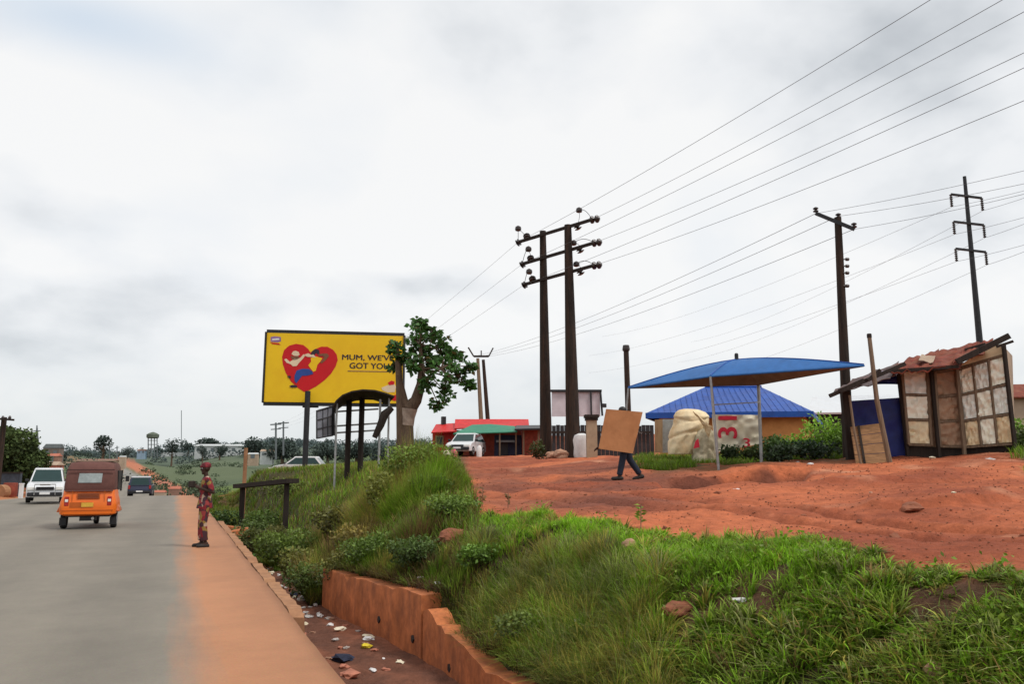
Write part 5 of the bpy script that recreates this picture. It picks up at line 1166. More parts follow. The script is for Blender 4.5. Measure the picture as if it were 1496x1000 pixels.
far = [('umbrella_tree','dark spreading tree with a flat crown left of the water tower, on the skyline',148,668,638,30,420,DG,'umbrella'),
 ('ridge_tree','round dark tree just right of the flat crowned tree on the skyline',183,664,650,17,520,BG_,'round'),
 ('ridge_tree','small dark tree at the left foot of the water tower',205,662,654,9,600,DG,'round'),
 ('ridge_tree','tall dark round tree left of the long white far building',250,664,640,24,560,DG,'round'),
 ('ridge_tree','dark tree behind the left end of the white far building',273,661,643,26,640,BG_,'round'),
 ('ridge_tree','broad dark tree behind the middle of the white far building',303,660,641,36,650,DG,'round'),
 ('ridge_tree','dark round bushy tree in front of the white far building, left one',295,666,651,16,540,DG,'round'),
 ('ridge_tree','dark round bushy tree in front of the white far building, right one',320,666,651,20,540,DG,'round'),
 ('ridge_tree','low wide dark tree right of the white far building',345,664,646,22,600,BG_,'round'),
 ('ridge_tree','big dark tree on the ridge above the concrete post',372,668,642,40,560,DG,'round'),
 ('ridge_tree','dark tree on the ridge left of the billboard post',412,672,641,52,420,DG,'round'),
 ('ridge_tree','dark tree on the ridge right of the billboard post',478,676,644,44,380,DG,'round'),
 ('ridge_tree','dark tree seen through the bus shelter posts',520,680,646,46,340,DG,'round'),
 ('ridge_tree','dark tree seen between bus shelter and tree trunk',560,682,648,44,330,BG_,'round'),
 ('ridge_tree','small dark tree between left roadside bushes and flat crowned tree',112,672,658,18,480,BG_,'round'),
 ('ridge_tree','low dark tree at the left edge of the flat crowned tree',128,670,660,14,500,DG,'round'),
 ('ridge_tree','low dark tree on the ridge behind the dark house',85,672,658,26,380,BG_,'round'),
 ('ridge_tree','low trees on the skyline right of the water tower',232,664,655,20,640,BG_,'round')]
for f_ in far: tree_far(*f_)
for (x, y0, y1, w, D, lb, n) in [(-22,722,626,120,58,'tall dark green bushy tree at the left edge of the road, cut by the frame',9000),(32,722,648,70,62,'mid green bushy tree on the left roadside, above the dark wall',7000),(52,700,655,44,85,'darker green tree on the left roadside behind the bushy tree',4500)]:
    tree_far('roadside_tree', lb, x, y0, y1, w, D, (.075,.11,.035) if x != 52 else (.05,.08,.045), 'round', n, 'trees on the left roadside')
# the broad-leaved tree with whitewashed trunk
tr_ = empty('broadleaf_tree', G(597,22), 'broad-leaved tree with forked trunk and a whitewashed band in front of the billboard', 'tree')
b = G(594,22); tk = MB(); b0 = b-Vector((0,0,.3))
Q1 = P(594,640,22); Q2 = P(595,615,22); Q3 = P(597,598,22)
MB().tube([b0, Q1, P(594,622,22)], [.25,.20,.19], 12).build('trunk', M['barkm'], tr_, True)
MB().tube([P(594,622,22), P(595.5,610,22), Q3], [.20,.205,.25], 12).build('whitewash_band', M['whitewash'], tr_, True)
MB().tube([b0+RT*-.2, P(585,640,21.9), P(584,585,21.9), P(582,530,21.9), P(580,508,21.9)], [.13,.11,.10,.09,.05], 10).build('trunk', M['barkm'], tr_, True)
MB().tube([Q3, P(608,585,22), P(615,562,22), P(616,540,22), P(614,505,22)], [.22,.16,.13,.09,.04], 10).build('branch', M['barkm'], tr_, True)
MB().tube([Q3-RT*.02, P(590,588,21.95), P(584,560,21.9)], [.17,.13,.10], 10).build('branch', M['barkm'], tr_, True)
lobes = [(577,505,15),(590,520,14),(612,482,17),(606,500,20),(632,492,16),(642,508,22),(664,520,20),(622,525,22),(645,540,22),(668,550,20),(684,563,13),(650,572,15),(625,560,13),(604,532,15),(690,535,9),(640,590,9),(574,535,8),(616,470,9)]
ros = []; brs = []
hub = [P(616,540,22), P(614,505,22), P(582,530,21.9)]
for (x, y, r) in lobes:
    c = P(x, y, 22+random.uniform(-.5,.5)); R_w = r*22/F
    st = min(hub, key=lambda h_: (h_-c).length); brs.append((st, c))
    for k in range(max(4, int(r*1.0))):
        d = Vector(rng.normal(size=3)).normalized(); p = c+d*R_w*random.uniform(.35,1.0); ros.append(p); 
        if k % 2 == 0: brs.append((c, p))
m = MB()
for a, c in brs: m.tube([a, a.lerp(c,.5)+Vector((0,0,.03)), c], [.03,.02,.011], 5)
m.build('twigs', M['barkm'], tr_)
CP = []; OUT = []; SZ = []; CL = []
for p in ros:
    cl = np.array((.055,.135,.03))*random.uniform(.7,1.4)
    for k in range(9):
        a = 2*math.pi*k/9+random.random(); d = Vector((math.cos(a), math.sin(a), random.uniform(-.75,.35)))
        CP.append(tuple(p+d*.02)); OUT.append(tuple(d*1.6)); SZ.append(.155); CL.append(cl if random.random() > .06 else np.array((.13,.10,.03)))
leaves('crown', np.array(CP), np.array(SZ), 0, np.array(CL), M['leaf'], tr_, asp=.62, outward=np.array(OUT))
# shrubs around the canopy and the shed
def shrub(px, D, w, h, col, label, n=900, size=.10, name='shrub', group='shrubs around the canopy'):
    b = G(px, D); root = empty(name, b, label, 'shrub', group); lb = []
    for k in range(9):
        a = random.uniform(0,6.28); r = random.uniform(0,.6)*w/2; lb.append((b.x+math.cos(a)*r, b.y+math.sin(a)*r, b.z+h*random.uniform(.25,.68), w*random.uniform(.2,.32), w*random.uniform(.2,.32), h*random.uniform(.22,.34)))
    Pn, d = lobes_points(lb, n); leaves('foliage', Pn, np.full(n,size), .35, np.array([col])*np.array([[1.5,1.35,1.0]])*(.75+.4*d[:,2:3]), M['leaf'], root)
    m = MB()
    for k in range(6):
        l = lb[k]; m.tube([b-Vector((0,0,.1)), Vector(l[:3])], [.02,.008], 5)
    m.build('stems', M['barkm'], root); return root
shrub(1128,23.1,1.2,.9,(.05,.10,.03),'dark shrub behind the right end of the hung cream sheet')
shrub(1165,24.0,1.8,.8,(.15,.31,.045),'bright green shrub right of the hung sheet, below the ochre house')
shrub(1205,23.6,1.9,1.4,(.19,.38,.05),'tall bright green shrub left of the dark corner post')
shrub(1186,22.5,1.8,.62,(.02,.045,.025),'low dark shrub against the foot of the shed lean-to')
shrub(1225,23.2,1.2,1.1,(.11,.22,.04),'green shrub squeezed beside the dark power pole')
shrub(1068,22.7,.75,.55,(.025,.05,.02),'small dark shrub in front of the hung cream sheet', 500)
shrub(1140,22.0,1.3,.5,(.025,.05,.025),'low dark shrub in front of the dark shrub by the sheet', 700)
shrub(1100,22.4,.9,.5,(.04,.07,.025),'small olive shrub below the right canopy post', 500)
shrub(1492,24,1.6,1.2,(.12,.24,.04),'green shrub right of the shed, at the right frame edge')
shrub(1510,21,1.4,.7,(.05,.09,.03),'low green shrub right of the shed, nearest the frame edge')
shrub(786,33,1.0,.9,(.04,.06,.02),'small dark shrub at the left foot of the twin power pole', 500)
shrub(350,24.5,1.0,.6,(.07,.15,.03),'bright low shrub beside the concrete blocks', 700, group='shrubs on the verge')
shrub(328,27,1.3,1.0,(.04,.08,.025),'dark green shrub on the verge behind the standing person', 900, group='shrubs on the verge')
shrub(390,30,2.2,.9,(.07,.13,.03),'yellowish green shrub behind the plank bench', 900, group='shrubs on the verge')
shrub(425,32,2.4,.8,(.09,.13,.03),'pale green shrub in front of the billboard post', 900, group='shrubs on the verge')
shrub(612,17.6,1.7,1.25,(.12,.20,.04),'big loose leafy shrub at the top of the highest thicket', 2600, .07, group='shrubs on the bank')
shrub(575,16.6,1.2,.9,(.14,.17,.045),'olive leafy shrub left of the big loose shrub', 1800, .07, group='shrubs on the bank')
shrub(530,15.3,1.1,.7,(.17,.15,.05),'straw coloured shrub in the middle of the thickets', 1500, .07, group='shrubs on the bank')
shrub(445,17,1.2,.7,(.12,.14,.04),'olive shrub right of the plank bench', 1500, .07, group='shrubs on the bank')
shrub(700,10.4,.7,.30,(.10,.20,.035),'low green shrub below the red rock', 900, .055, group='shrubs on the bank')
shrub(500,13.6,.9,.5,(.12,.13,.04),'olive shrub between the two green shrubs on the drain wall', 1600, .055, group='shrubs on the bank')
shrub(655,12.9,1.1,.55,(.11,.19,.04),'fresh green shrub behind the red rock on the bank', 1800, .055, group='shrubs on the bank')
shrub(430,19,1.6,.9,(.10,.16,.04),'broad green shrub to the right of the plank bench', 2200, .08, group='shrubs on the bank')
shrub(780,8.6,.8,.34,(.10,.15,.04),'low olive shrub in the middle of the grass bank', 1300, .05, group='shrubs on the bank')
shrub(466,14.4,1.1,.75,(.075,.12,.035),'leafy dark shrub at the far end of the drain wall', 2200, .055, group='shrubs on the bank')
shrub(548,12.9,1.15,.65,(.085,.15,.035),'leafy green shrub hanging over the middle of the drain wall', 2400, .055, group='shrubs on the bank')
shrub(610,11.5,1.1,.55,(.06,.11,.03),'leafy dark shrub over the near end of the upper drain wall', 2200, .05, group='shrubs on the bank')
shrub(640,15.2,1.0,.5,(.07,.13,.03),'leafy green shrub at the right foot of the tall grass', 900, .07, group='shrubs on the bank')
shrub(500,19,1.4,.7,(.09,.10,.03),'yellowish shrub in the middle of the brown tall grass', 1000, .09, group='shrubs on the bank')
shrub(346,17.8,.9,.45,(.05,.14,.025),'bright broad-leaved shrub at the drain beside the fourth kerb stone', 700, .12, group='shrubs on the verge')
shrub(378,25.5,1.5,.85,(.06,.10,.03),'dark green shrub between the legs of the plank bench', 1200, .08, group='shrubs on the verge')
shrub(408,24.5,1.4,.75,(.09,.10,.035),'olive shrub at the right leg of the plank bench', 1200, .08, group='shrubs on the verge')
shrub(338,21.5,1.0,.6,(.05,.11,.03),'fresh green shrub in the drain just behind the standing person', 900, .08, group='shrubs on the verge')
shrub(372,21,1.4,.9,(.07,.09,.03),'olive shrub in front of the plank bench', 800, group='shrubs on the verge')
# far right roof peeking behind the shed
fh = empty('far_house', G(1500,60), 'distant house with a rusty roof right of the shed', 'house')
m, a, b, z0, zt = block(1468, 1560, 582, 60, 5); m.build('wall', M['fartan'], fh)
MB().add([P(1464,582,59.5), P(1570,583,59.5), P(1565,562,63), P(1468,564,63)], [(0,1,2,3)]).build('roof', M['tinred'], fh, solid=.1)
wl = empty('far_wall', G(1200,48), 'long low white roofed shed between bungalow and lean-to', 'shed')
m, a, b, z0, zt = block(1184, 1330, 605, 46, 3); m.build('wall', M['darkwall'], wl)
MB().add([P(1182,606,45.5), P(1335,604,45.5), P(1335,578,50), P(1186,582,50)], [(0,1,2,3)]).build('roof', M['carwhite'], wl, solid=.1)
# ================================================================== grass
def blades(name, X, Y, Z, hgt, wid, lean, col, segs=(0,.4,.75,1), parent=None):
    n = len(X); a = rng.uniform(0, 2*np.pi, n); dx, dy = np.cos(a), np.sin(a); sx, sy = -dy, dx
    rows = []
    for t in segs:
        w = wid*(1-t**1.6)*.5+.0004; off = lean*hgt*t**2; z = hgt*(t-.28*lean*t**2.5)
        cx = X+dx*off; cyy = Y+dy*off; cz = Z+z-.02
        rows.append(np.stack([cx-sx*w, cyy-sy*w, cz], 1)); rows.append(np.stack([cx+sx*w, cyy+sy*w, cz], 1))
    V = np.stack(rows, 1).reshape(-1, 3); k = len(segs)*2
    base = np.arange(n)[:, None]*k; Q = np.concatenate([base+np.array([[2*i, 2*i+1, 2*i+3, 2*i+2]]) for i in range(len(segs)-1)], 0)
    sh = np.repeat(np.array([.55+.6*t for t in segs]), 2)  # shadow near the root put into the blade colour
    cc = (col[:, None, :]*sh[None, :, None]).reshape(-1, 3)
    o = mesh_np(name, V, Q, M['grass'], parent, col=cc, smooth=True); return o
def pick(n, f):                            # rejection sampling over (u, D)
    out_u = []; out_d = []; tot = 0
    while tot < n:
        u, D = f(n*2); out_u.append(u); out_d.append(D); tot += len(u)
    return np.concatenate(out_u)[:n], np.concatenate(out_d)[:n]
def inbank(X, Y): return X > np.interp(Y, WX[0], WX[1])+.22
def edge_d(u): return np.interp(u, EDGE[0], EDGE[1])
GRN = np.array((.26,.50,.022)); MID = np.array((.215,.30,.038)); OLV = np.array((.35,.30,.06)); DRY = np.array((.38,.25,.095)); BRN = np.array((.12,.065,.035)); PALE = np.array((.48,.50,.19))
def tufts(name, label, cat, u, D, nb, h, r, w, lean, col, kind='stuff', group=None, lift=None, segs=(0,.3,.6,.85,1), keepf=None, dark=.25, zf=None, bias=None):
    """tussocks: every tuft throws its own fan of blades outwards, with its own tone"""
    n = len(u); X0, Y0 = from_uD(u, D); k = np.repeat(np.arange(n), nb); N_ = len(k)
    a = rng.uniform(0, 2*np.pi, N_); q = rng.random(N_)**.6; rad = np.broadcast_to(r, n)[k]*q
    X = X0[k]+np.cos(a)*rad; Y = Y0[k]+np.sin(a)*rad
    if bias is not None: a = np.arctan2(np.sin(a)*.6+bias[k,1], np.cos(a)*.6+bias[k,0])
    if keepf is not None:
        kp = keepf(X, Y); X, Y, a, q, k = X[kp], Y[kp], a[kp], q[kp], k[kp]; N_ = len(k)
    Z = (zf or H)(X, Y); hh = np.broadcast_to(h, n)[k]*rng.uniform(.55,1.15,N_)*(1.05-.35*q); ln = np.broadcast_to(lean, n)[k]*(.25+q)*rng.uniform(.5,1.4,N_); ww = rng.uniform(*w, N_)
    cc = col[k]*rng.uniform(.7,1.3,(N_,1)); a = a+rng.normal(0,.5,N_)
    dx, dy = np.cos(a), np.sin(a); tw = a+np.pi/2+rng.normal(0,.6,N_); sx, sy = np.cos(tw), np.sin(tw)
    rows = []
    for t in segs:
        wd = ww*(1-t**1.7)*.5+.0004; off = ln*hh*t**1.8; z = hh*(t-.38*np.minimum(ln,1.6)*t**2.6)
        cx = X+dx*off; cyy = Y+dy*off; cz = Z+z-.02
        rows.append(np.stack([cx-sx*wd, cyy-sy*wd, cz], 1)); rows.append(np.stack([cx+sx*wd, cyy+sy*wd, cz], 1))
    V = np.stack(rows, 1).reshape(-1, 3); kk = len(segs)*2; base = np.arange(N_)[:, None]*kk
    Q = np.concatenate([base+np.array([[2*i, 2*i+1, 2*i+3, 2*i+2]]) for i in range(len(segs)-1)], 0)
    sh = np.repeat(np.array([dark+(1.12-dark)*t**.8 for t in segs]), 2); c3 = (cc[:, None, :]*sh[None, :, None]).reshape(-1, 3)  # shadow inside each tussock painted in: dark roots, light tips
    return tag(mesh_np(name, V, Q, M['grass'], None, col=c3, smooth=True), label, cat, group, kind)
def pal(cols, n, p=None, lo=.6, hi=1.35): return np.array(cols)[rng.choice(len(cols), n, p=p)]*rng.uniform(lo, hi, (n,1))
def bank_sample(n, dmin, extra=0, u0=600, u1=1800, t0=0, t1=1, bare=.06):
    def f(m):
        u = rng.uniform(u0, u1, m); ed = edge_d(u); e_ = ed*(1+.07*(vnoise(u*.06, u*0, 12)-.5))*t1+extra
        D = np.exp(rng.uniform(np.log(np.maximum(dmin, ed*t0)), np.log(e_), m)); X, Y = from_uD(u, D); k = inbank(X, Y) & (D > 3)
        k &= ~((fbm(X*2.7, Y*2.7, 3, 71) > bare) & (rng.random(m) < .93)); return u[k], D[k]
    return pick(n, f)
kb_ = lambda X, Y: inbank(X, Y)
# vivid short turf along the edge of the dirt
u, D = bank_sample(46000, 3.2, 0, 640, 1300, .76, 1, .2); X, Y = from_uD(u, D); t = D/edge_d(u); kp = rng.random(len(u)) < ss((t-.80+.22*fbm(X*.9,Y*.9,3,78))/.08)*ss((1290-u)/180); u, D, X, Y, t = u[kp], D[kp], X[kp], Y[kp], t[kp]
pn = fbm(X*1.1, Y*1.1, 3, 73); col = pal([GRN*1.05,GRN*.85,MID*1.2,GRN*1.2,OLV], len(u), [.35,.3,.15,.15,.05], .75, 1.2)*(1+.8*pn[:, None])
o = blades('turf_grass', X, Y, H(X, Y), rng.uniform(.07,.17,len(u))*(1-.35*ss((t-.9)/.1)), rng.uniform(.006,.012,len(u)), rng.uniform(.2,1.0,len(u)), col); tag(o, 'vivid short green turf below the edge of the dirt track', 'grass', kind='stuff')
# thin sparse turf on the rest of the bank
u, D = bank_sample(34000, 3.2, 0, 620, 1800, 0, .97, .10); X, Y = from_uD(u, D); pn = fbm(X*1.1, Y*1.1, 3, 73); col = pal([MID*.7,OLV*.6,BRN,MID*.9,GRN*.5], len(u))*(1+1.0*pn[:, None])
o = blades('sparse_grass', X, Y, H(X, Y), rng.uniform(.06,.15,len(u)), rng.uniform(.005,.010,len(u)), rng.uniform(.3,1.3,len(u)), col); tag(o, 'thin dull grass over the soil of the bank', 'grass', kind='stuff')
# strappy weeds in separate tussocks with soil between
u, D = bank_sample(5200, 3.2, -.08, 640, 1800, 0, 1.0, .15); t = D/edge_d(u); n = len(u)
kp = rng.random(n) < np.where((u < 940) & (t < .85), .25, 1.0)*np.where((u < 1180) & (t > .78), .25, 1); u, D, t = u[kp], D[kp], t[kp]; n = len(u)
col = pal([MID*1.3,GRN*.85,OLV*1.1,PALE*.9,MID*.6,DRY*.95], n, [.30,.24,.14,.10,.14,.08], .5, 1.5)
hh = rng.uniform(.10,.30,n)*(1-.55*ss((t-.84)/.14)*ss((u-1100)/120))
tufts('strappy_weeds', 'strappy weeds growing in separate tussocks on the right of the bank', 'weeds', u, D, 20, hh, .05, (.010,.024), rng.uniform(.5,1.8,n), col, keepf=kb_)
# olive feathery tussocks in the middle of the bank
u, D = bank_sample(620, 3.2, 0, 690, 960, .58, .86, .3); n = len(u); col = pal([OLV*1.2,MID*1.25,OLV*.95,MID*.8,GRN*.7,PALE*.6], n, None, .55, 1.35)
tufts('feathery_grass', 'olive feathery tussocks in the middle of the bank above the drain wall', 'tall grass', u, D, 95, rng.uniform(.22,.46,n), .12, (.005,.010), rng.uniform(.5,1.2,n), col, keepf=kb_, dark=.2)
# dead brown stalks at the foot of the bank
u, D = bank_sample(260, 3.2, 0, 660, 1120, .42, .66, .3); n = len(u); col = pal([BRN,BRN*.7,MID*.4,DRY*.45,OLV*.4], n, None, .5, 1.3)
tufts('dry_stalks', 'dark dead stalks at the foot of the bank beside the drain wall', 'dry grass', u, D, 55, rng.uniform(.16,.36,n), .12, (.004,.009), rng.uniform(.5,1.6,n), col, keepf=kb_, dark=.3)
# leafy ground plants
u, D = bank_sample(900, 3.2, -.3); X0, Y0 = from_uD(u, D); Z0 = H(X0, Y0); nb = 7
Cp = np.stack([np.repeat(X0, nb)+rng.normal(0,.05,len(u)*nb), np.repeat(Y0, nb)+rng.normal(0,.05,len(u)*nb), np.repeat(Z0, nb)+rng.uniform(.03,.17,len(u)*nb)], 1)
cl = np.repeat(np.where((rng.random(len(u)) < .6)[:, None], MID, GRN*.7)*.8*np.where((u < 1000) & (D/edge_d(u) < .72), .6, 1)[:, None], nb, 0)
o = leaves('ground_leaves', Cp, np.full(len(Cp), .045), .3, cl, M['leaf'], asp=.45); tag(o, 'small leafy ground plants among the weeds on the bank', 'ground cover', kind='stuff')
def thicket(name, label, cells, n, hrange, cols, w=(.006,.013), p=None, nb=95):
    cs = np.array(cells, float); nt_ = n//nb; k = rng.choice(len(cs), nt_, p=cs[:, 2]*cs[:, 3]/np.sum(cs[:, 2]*cs[:, 3])); d = rng.normal(size=(nt_, 2))*.42
    u = cs[k, 0]+d[:, 0]*cs[k, 2]; D = cs[k, 1]+d[:, 1]*cs[k, 3]; q = np.exp(-(d**2).sum(1)*1.3); bw = d[:, :1]*np.array([[cy_,-sy_]])+d[:, 1:]*np.array([[sy_,cy_]])*np.sign(1); cell_t = rng.uniform(.62,1.4,len(cs))[k][:, None]; cell_w = rng.dirichlet(np.ones(len(cols))*1.2, len(cs)); ci_ = np.array([rng.choice(len(cols), p=cell_w[q_]) for q_ in k])
    kf = lambda X, Y: X > np.interp(Y, WX[0], WX[1])+np.where(Y < 14, .2, -.25)
    return tufts(name, label, 'tall grass', u, D, nb, cs[k, 4]*(.34+.66*q)*rng.uniform(.65,1.15,nt_), rng.uniform(.12,.26,nt_), w, rng.uniform(.3,.8,nt_)*(.6+1.0*(1-q)), np.array(cols)[ci_]*cell_t*rng.uniform(.6,1.35,(nt_,1)), bias=bw*1.7, group='tall grass thickets on the bank', keepf=kf, dark=.17)
thicket('tall_grass', 'highest green thicket of tall grass, in front of the tree trunk', [(600,18,60,1.6,1.4),(570,17,50,1.5,1.15),(640,17.0,34,1.5,1.0),(655,15.8,24,1.0,.6),(545,18,40,1.5,1.1),(612,15.5,44,1.2,.9),(590,16,40,1.2,1.0)], 40000, None, [MID*1.35,GRN*.8,OLV*1.2,MID*.8,DRY*.9])
thicket('tall_grass', 'reddish brown thicket of tall grass between bench and high green thicket', [(495,17,50,1.5,.9),(460,16.2,45,1.3,.75),(520,15.5,45,1.3,.8),(430,17.5,36,1.5,.65),(470,20,50,1.8,.8),(410,20,28,2,.6)], 30000, None, [OLV*1.15,DRY*1.0,MID*.9,DRY*.8,GRN*.5,BRN*1.5])
thicket('tall_grass', 'low round thicket hanging over the far end of the drain wall', [(465,14.4,36,.8,.6),(500,13.7,40,.7,.55),(440,15.2,26,.9,.55),(540,13.0,36,.7,.5),(480,15.2,40,.8,.55),(450,13.9,20,.5,.5)], 24000, None, [MID*1.0,OLV*.9,MID*.6,BRN*1.2,GRN*.55])
thicket('tall_grass', 'dark leafy thicket around the red rock above the drain wall', [(560,12.4,45,.6,.45),(600,11.6,45,.6,.45),(640,11.0,40,.6,.36),(610,12.8,50,.8,.55),(680,10.6,35,.6,.40),(640,13.2,50,.6,.40),(700,10.0,35,.5,.35)], 24000, None, [MID*.8,MID*.5,OLV*.75,BRN,DRY*.55,GRN*.55])
thicket('tall_grass', 'olive thicket on the drain slope below the plank bench', [(385,17.5,26,2.0,.75),(405,16,22,1.4,.7),(365,20,22,2.4,.75),(425,15.5,24,1,.6),(350,23,16,2.4,.7),(395,20,30,2.4,.75),(335,27,14,3,.8)], 26000, None, [MID*1.0,OLV*1.0,GRN*.65,DRY*.7,MID*.6,GRN*.8])
n = 420; Yw = rng.uniform(18, 58, n); fr_ = rng.random(n); Xw = np.interp(Yw,[18,24,40,58],[2.2,1.7,1.4,1.4])+fr_*np.interp(Yw,[18,40,58],[1.2,2.2,4.0]); uu, DD = to_uD(Xw, Yw)
tufts('drain_weeds', 'weeds choking the far end of the drain past the standing person', 'weeds', uu, DD, 45, rng.uniform(.2,.65,n), .2, (.012,.024), rng.uniform(.4,1.2,n), pal([MID*.7,OLV*.6,GRN*.6,MID*.9,GRN*.45], n), keepf=lambda X, Y: X > 1.34, dark=.15)
n = 400; Yw = rng.uniform(4.6, 15, n); Xw = np.interp(Yw, WX[0], WX[1])+np.abs(rng.normal(0,.26,n))+.10; uu, DD = to_uD(Xw, Yw)
tufts('wall_fringe', 'fringe of dull weeds along the top of the drain wall', 'grass', uu, DD, 42, rng.uniform(.10,.30,n), .12, (.005,.010), rng.uniform(.5,1.5,n), pal([MID*.7,OLV*.6,BRN*1.1,MID*.9,DRY*.5], n, None, .5, 1.3), keepf=lambda X, Y: X > np.interp(Y, WX[0], WX[1])+.04, dark=.25, zf=lambda X, Y: H(np.maximum(X, np.interp(Y, WX[0], WX[1])+.34), Y))
def f(m):
    u = rng.uniform(330, 700, m); D = np.exp(rng.uniform(np.log(11), np.log(60), m)); X, Y = from_uD(u, D); k = inbank(X, Y) & ((D < 40) | (u < 640)) & (D < np.interp(u, [330,640,690,700],[60,60,15,12.5])); return u[k], D[k]
u, D = pick(42000, f); X, Y = from_uD(u, D); Z = H(X, Y); pn = fbm(X*.5, Y*.5, 3, 87); col = pal([MID,GRN*.7,OLV,GRN*.8,DRY*.6], len(u))*.8*(1+1.1*pn[:, None])
sc = 1+D/30
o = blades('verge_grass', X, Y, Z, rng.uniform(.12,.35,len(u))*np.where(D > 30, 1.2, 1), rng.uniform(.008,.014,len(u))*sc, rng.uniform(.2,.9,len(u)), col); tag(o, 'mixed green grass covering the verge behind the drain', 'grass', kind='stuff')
def f(m):
    u = rng.uniform(925, 1250, m); D = rng.uniform(20.5, 27, m); X, Y = from_uD(u, D); k = fbm(X*.8, Y*.8, 3, 91) > -.08; k &= D > np.interp(u,[925,960,1250],[22.0,20.8,20.8]); return u[k], D[k]
u, D = pick(12000, f); X, Y = from_uD(u, D); Z = H(X, Y); col = np.where((rng.random(len(u)) < .5)[:, None], MID*.7, GRN*.6)*rng.uniform(.6,1.3,(len(u),1))
o = blades('canopy_grass', X, Y, Z, rng.uniform(.1,.28,len(u)), rng.uniform(.01,.02,len(u)), rng.uniform(.2,.9,len(u)), col); tag(o, 'strip of dark grass in front of the goods under the canopy', 'grass', kind='stuff')
def f(m):
    u = rng.uniform(1478, 1760, m); D = rng.uniform(14.5, 30, m); X, Y = from_uD(u, D); k = (fbm(X*.7, Y*.7, 3, 93) > .0) & (D > np.interp(u,[1478,1500,1760],[17.5,14.5,12])); return u[k], D[k]
u, D = pick(7000, f); X, Y = from_uD(u, D); Z = H(X, Y); col = np.where((rng.random(len(u)) < .5)[:, None], MID, GRN*.8)*rng.uniform(.6,1.3,(len(u),1))
o = blades('shed_grass', X, Y, Z, rng.uniform(.1,.35,len(u)), rng.uniform(.01,.02,len(u)), rng.uniform(.2,.9,len(u)), col); tag(o, 'grass growing on the ground right of the shed', 'grass', kind='stuff')
def f(m):
    u = rng.uniform(-250, 120, m); D = rng.uniform(40, 70, m); X, Y = from_uD(u, D); k = X < -11.5; return u[k], D[k]
u, D = pick(6000, f); X, Y = from_uD(u, D); Z = H(X, Y); col = np.where((rng.random(len(u)) < .5)[:, None], MID*.7, OLV*.7)*rng.uniform(.6,1.3,(len(u),1))
o = blades('left_verge_grass', X, Y, Z, rng.uniform(.1,.3,len(u)), rng.uniform(.03,.06,len(u)), rng.uniform(.2,.9,len(u)), col); tag(o, 'grass under the trees on the left roadside', 'grass', kind='stuff')
# single seedlings standing on the edge of the track
for (x, D, h, lb) in [(934,9.75,.28,'single weed seedling with paired leaves at the edge of the dirt track'),(705,13.4,.3,'thin dry seedling at the left end of the grass edge'),(742,13.2,.24,'thin dry seedling second from the left on the grass edge')]:
    q_ = G(x, D); root = empty('seedling', q_, lb, 'plant', 'seedlings on the grass edge'); MB().tube([q_-Vector((0,0,.05)), q_+Vector((.01,0,h))], .006, 5).build('stem', M['wood'], root)
    n = 26; z = rng.uniform(.3,1,n)*h; Cp = np.stack([np.full(n,q_.x), np.full(n,q_.y), q_.z+z], 1); a = rng.uniform(0,6.28,n); leaves('foliage', Cp, np.full(n,.07), .2, np.tile(MID if x == 934 else DRY*.6,(n,1)), M['leaf'], root, asp=.4, outward=np.stack([np.cos(a)*2,np.sin(a)*2,np.zeros(n)],1))
# ================================================================== litter
def scrap(x, y, z, s, mk, label, group, name='litter', flat=.35):
    bm = bmesh.new(); bmesh.ops.create_icosphere(bm, subdivisions=2, radius=1); o = random.uniform(0,90)
    pts = np.array([v.co[:] for v in bm.verts]); d = 1+fbm(pts[:,0]*1.8+o, pts[:,1]*1.8+pts[:,2]*2.3, 2, 7)*1.6
    rz = random.uniform(0,6.28); asp = random.uniform(.45,.9)
    for v, k in zip(bm.verts, d):
        p = Vector((v.co.x*k*s, v.co.y*k*s*asp, v.co.z*k*s*flat)); p.rotate(Matrix.Rotation(rz,3,'Z')); v.co = p+Vector((x,y,z+s*flat*.5))
    me = bpy.data.meshes.new(name); bm.to_mesh(me); bm.free(); return tag(link(name, me, M[mk]), label, 'litter', group)
M['scrapgrey'] = mat('grey_plastic_scrap', (.42,.40,.38), .5, .25, 9, .2, stain=(.25,.14,.09), stain_amt=.5)
M['scrapred'] = mat('reddish_scrap', (.42,.16,.10), .7, .3, 9, .2)
M['scrapblue'] = mat('dark_blue_rag', (.02,.025,.05), .8, .3, 9, .3)
def drainpt(px, py, z=-.70):
    x, h_, zz = ray(px, py); D = (z-CZ)/zz*h_; q = P(px, py, D); return q.x, q.y, h1(q.x, q.y)
for (px, py, s, mk, lb) in [(535,945,.09,'yellowp','crumpled yellow wrapper on the drain floor'),(500,962,.14,'scrapblue','dark blue rag on the drain floor by the road edge'),(482,913,.06,'white','bright white scrap in the middle of the drain floor'),
        (430,868,.12,'scrapblue','black plastic bag among the pale litter behind the kerb stones'),(443,877,.14,'scrapgrey','big grey plastic sheet heap in the drain behind the kerb stones'),(461,887,.07,'lilac' if 'lilac' in M else 'scrapgrey','pale bluish cup lying at the foot of the far end of the drain wall'),
        (510,985,.12,'scrapred','red clod at the road edge in the lower drain'),(545,978,.07,'white','white scrap nearest the bottom of the drain floor'),(562,975,.06,'scrapred','pinkish scrap beside the lowest white one in the drain')]:
    x, y, z = drainpt(px, py); scrap(x, y, z, s, mk, lb, 'litter on the drain floor')
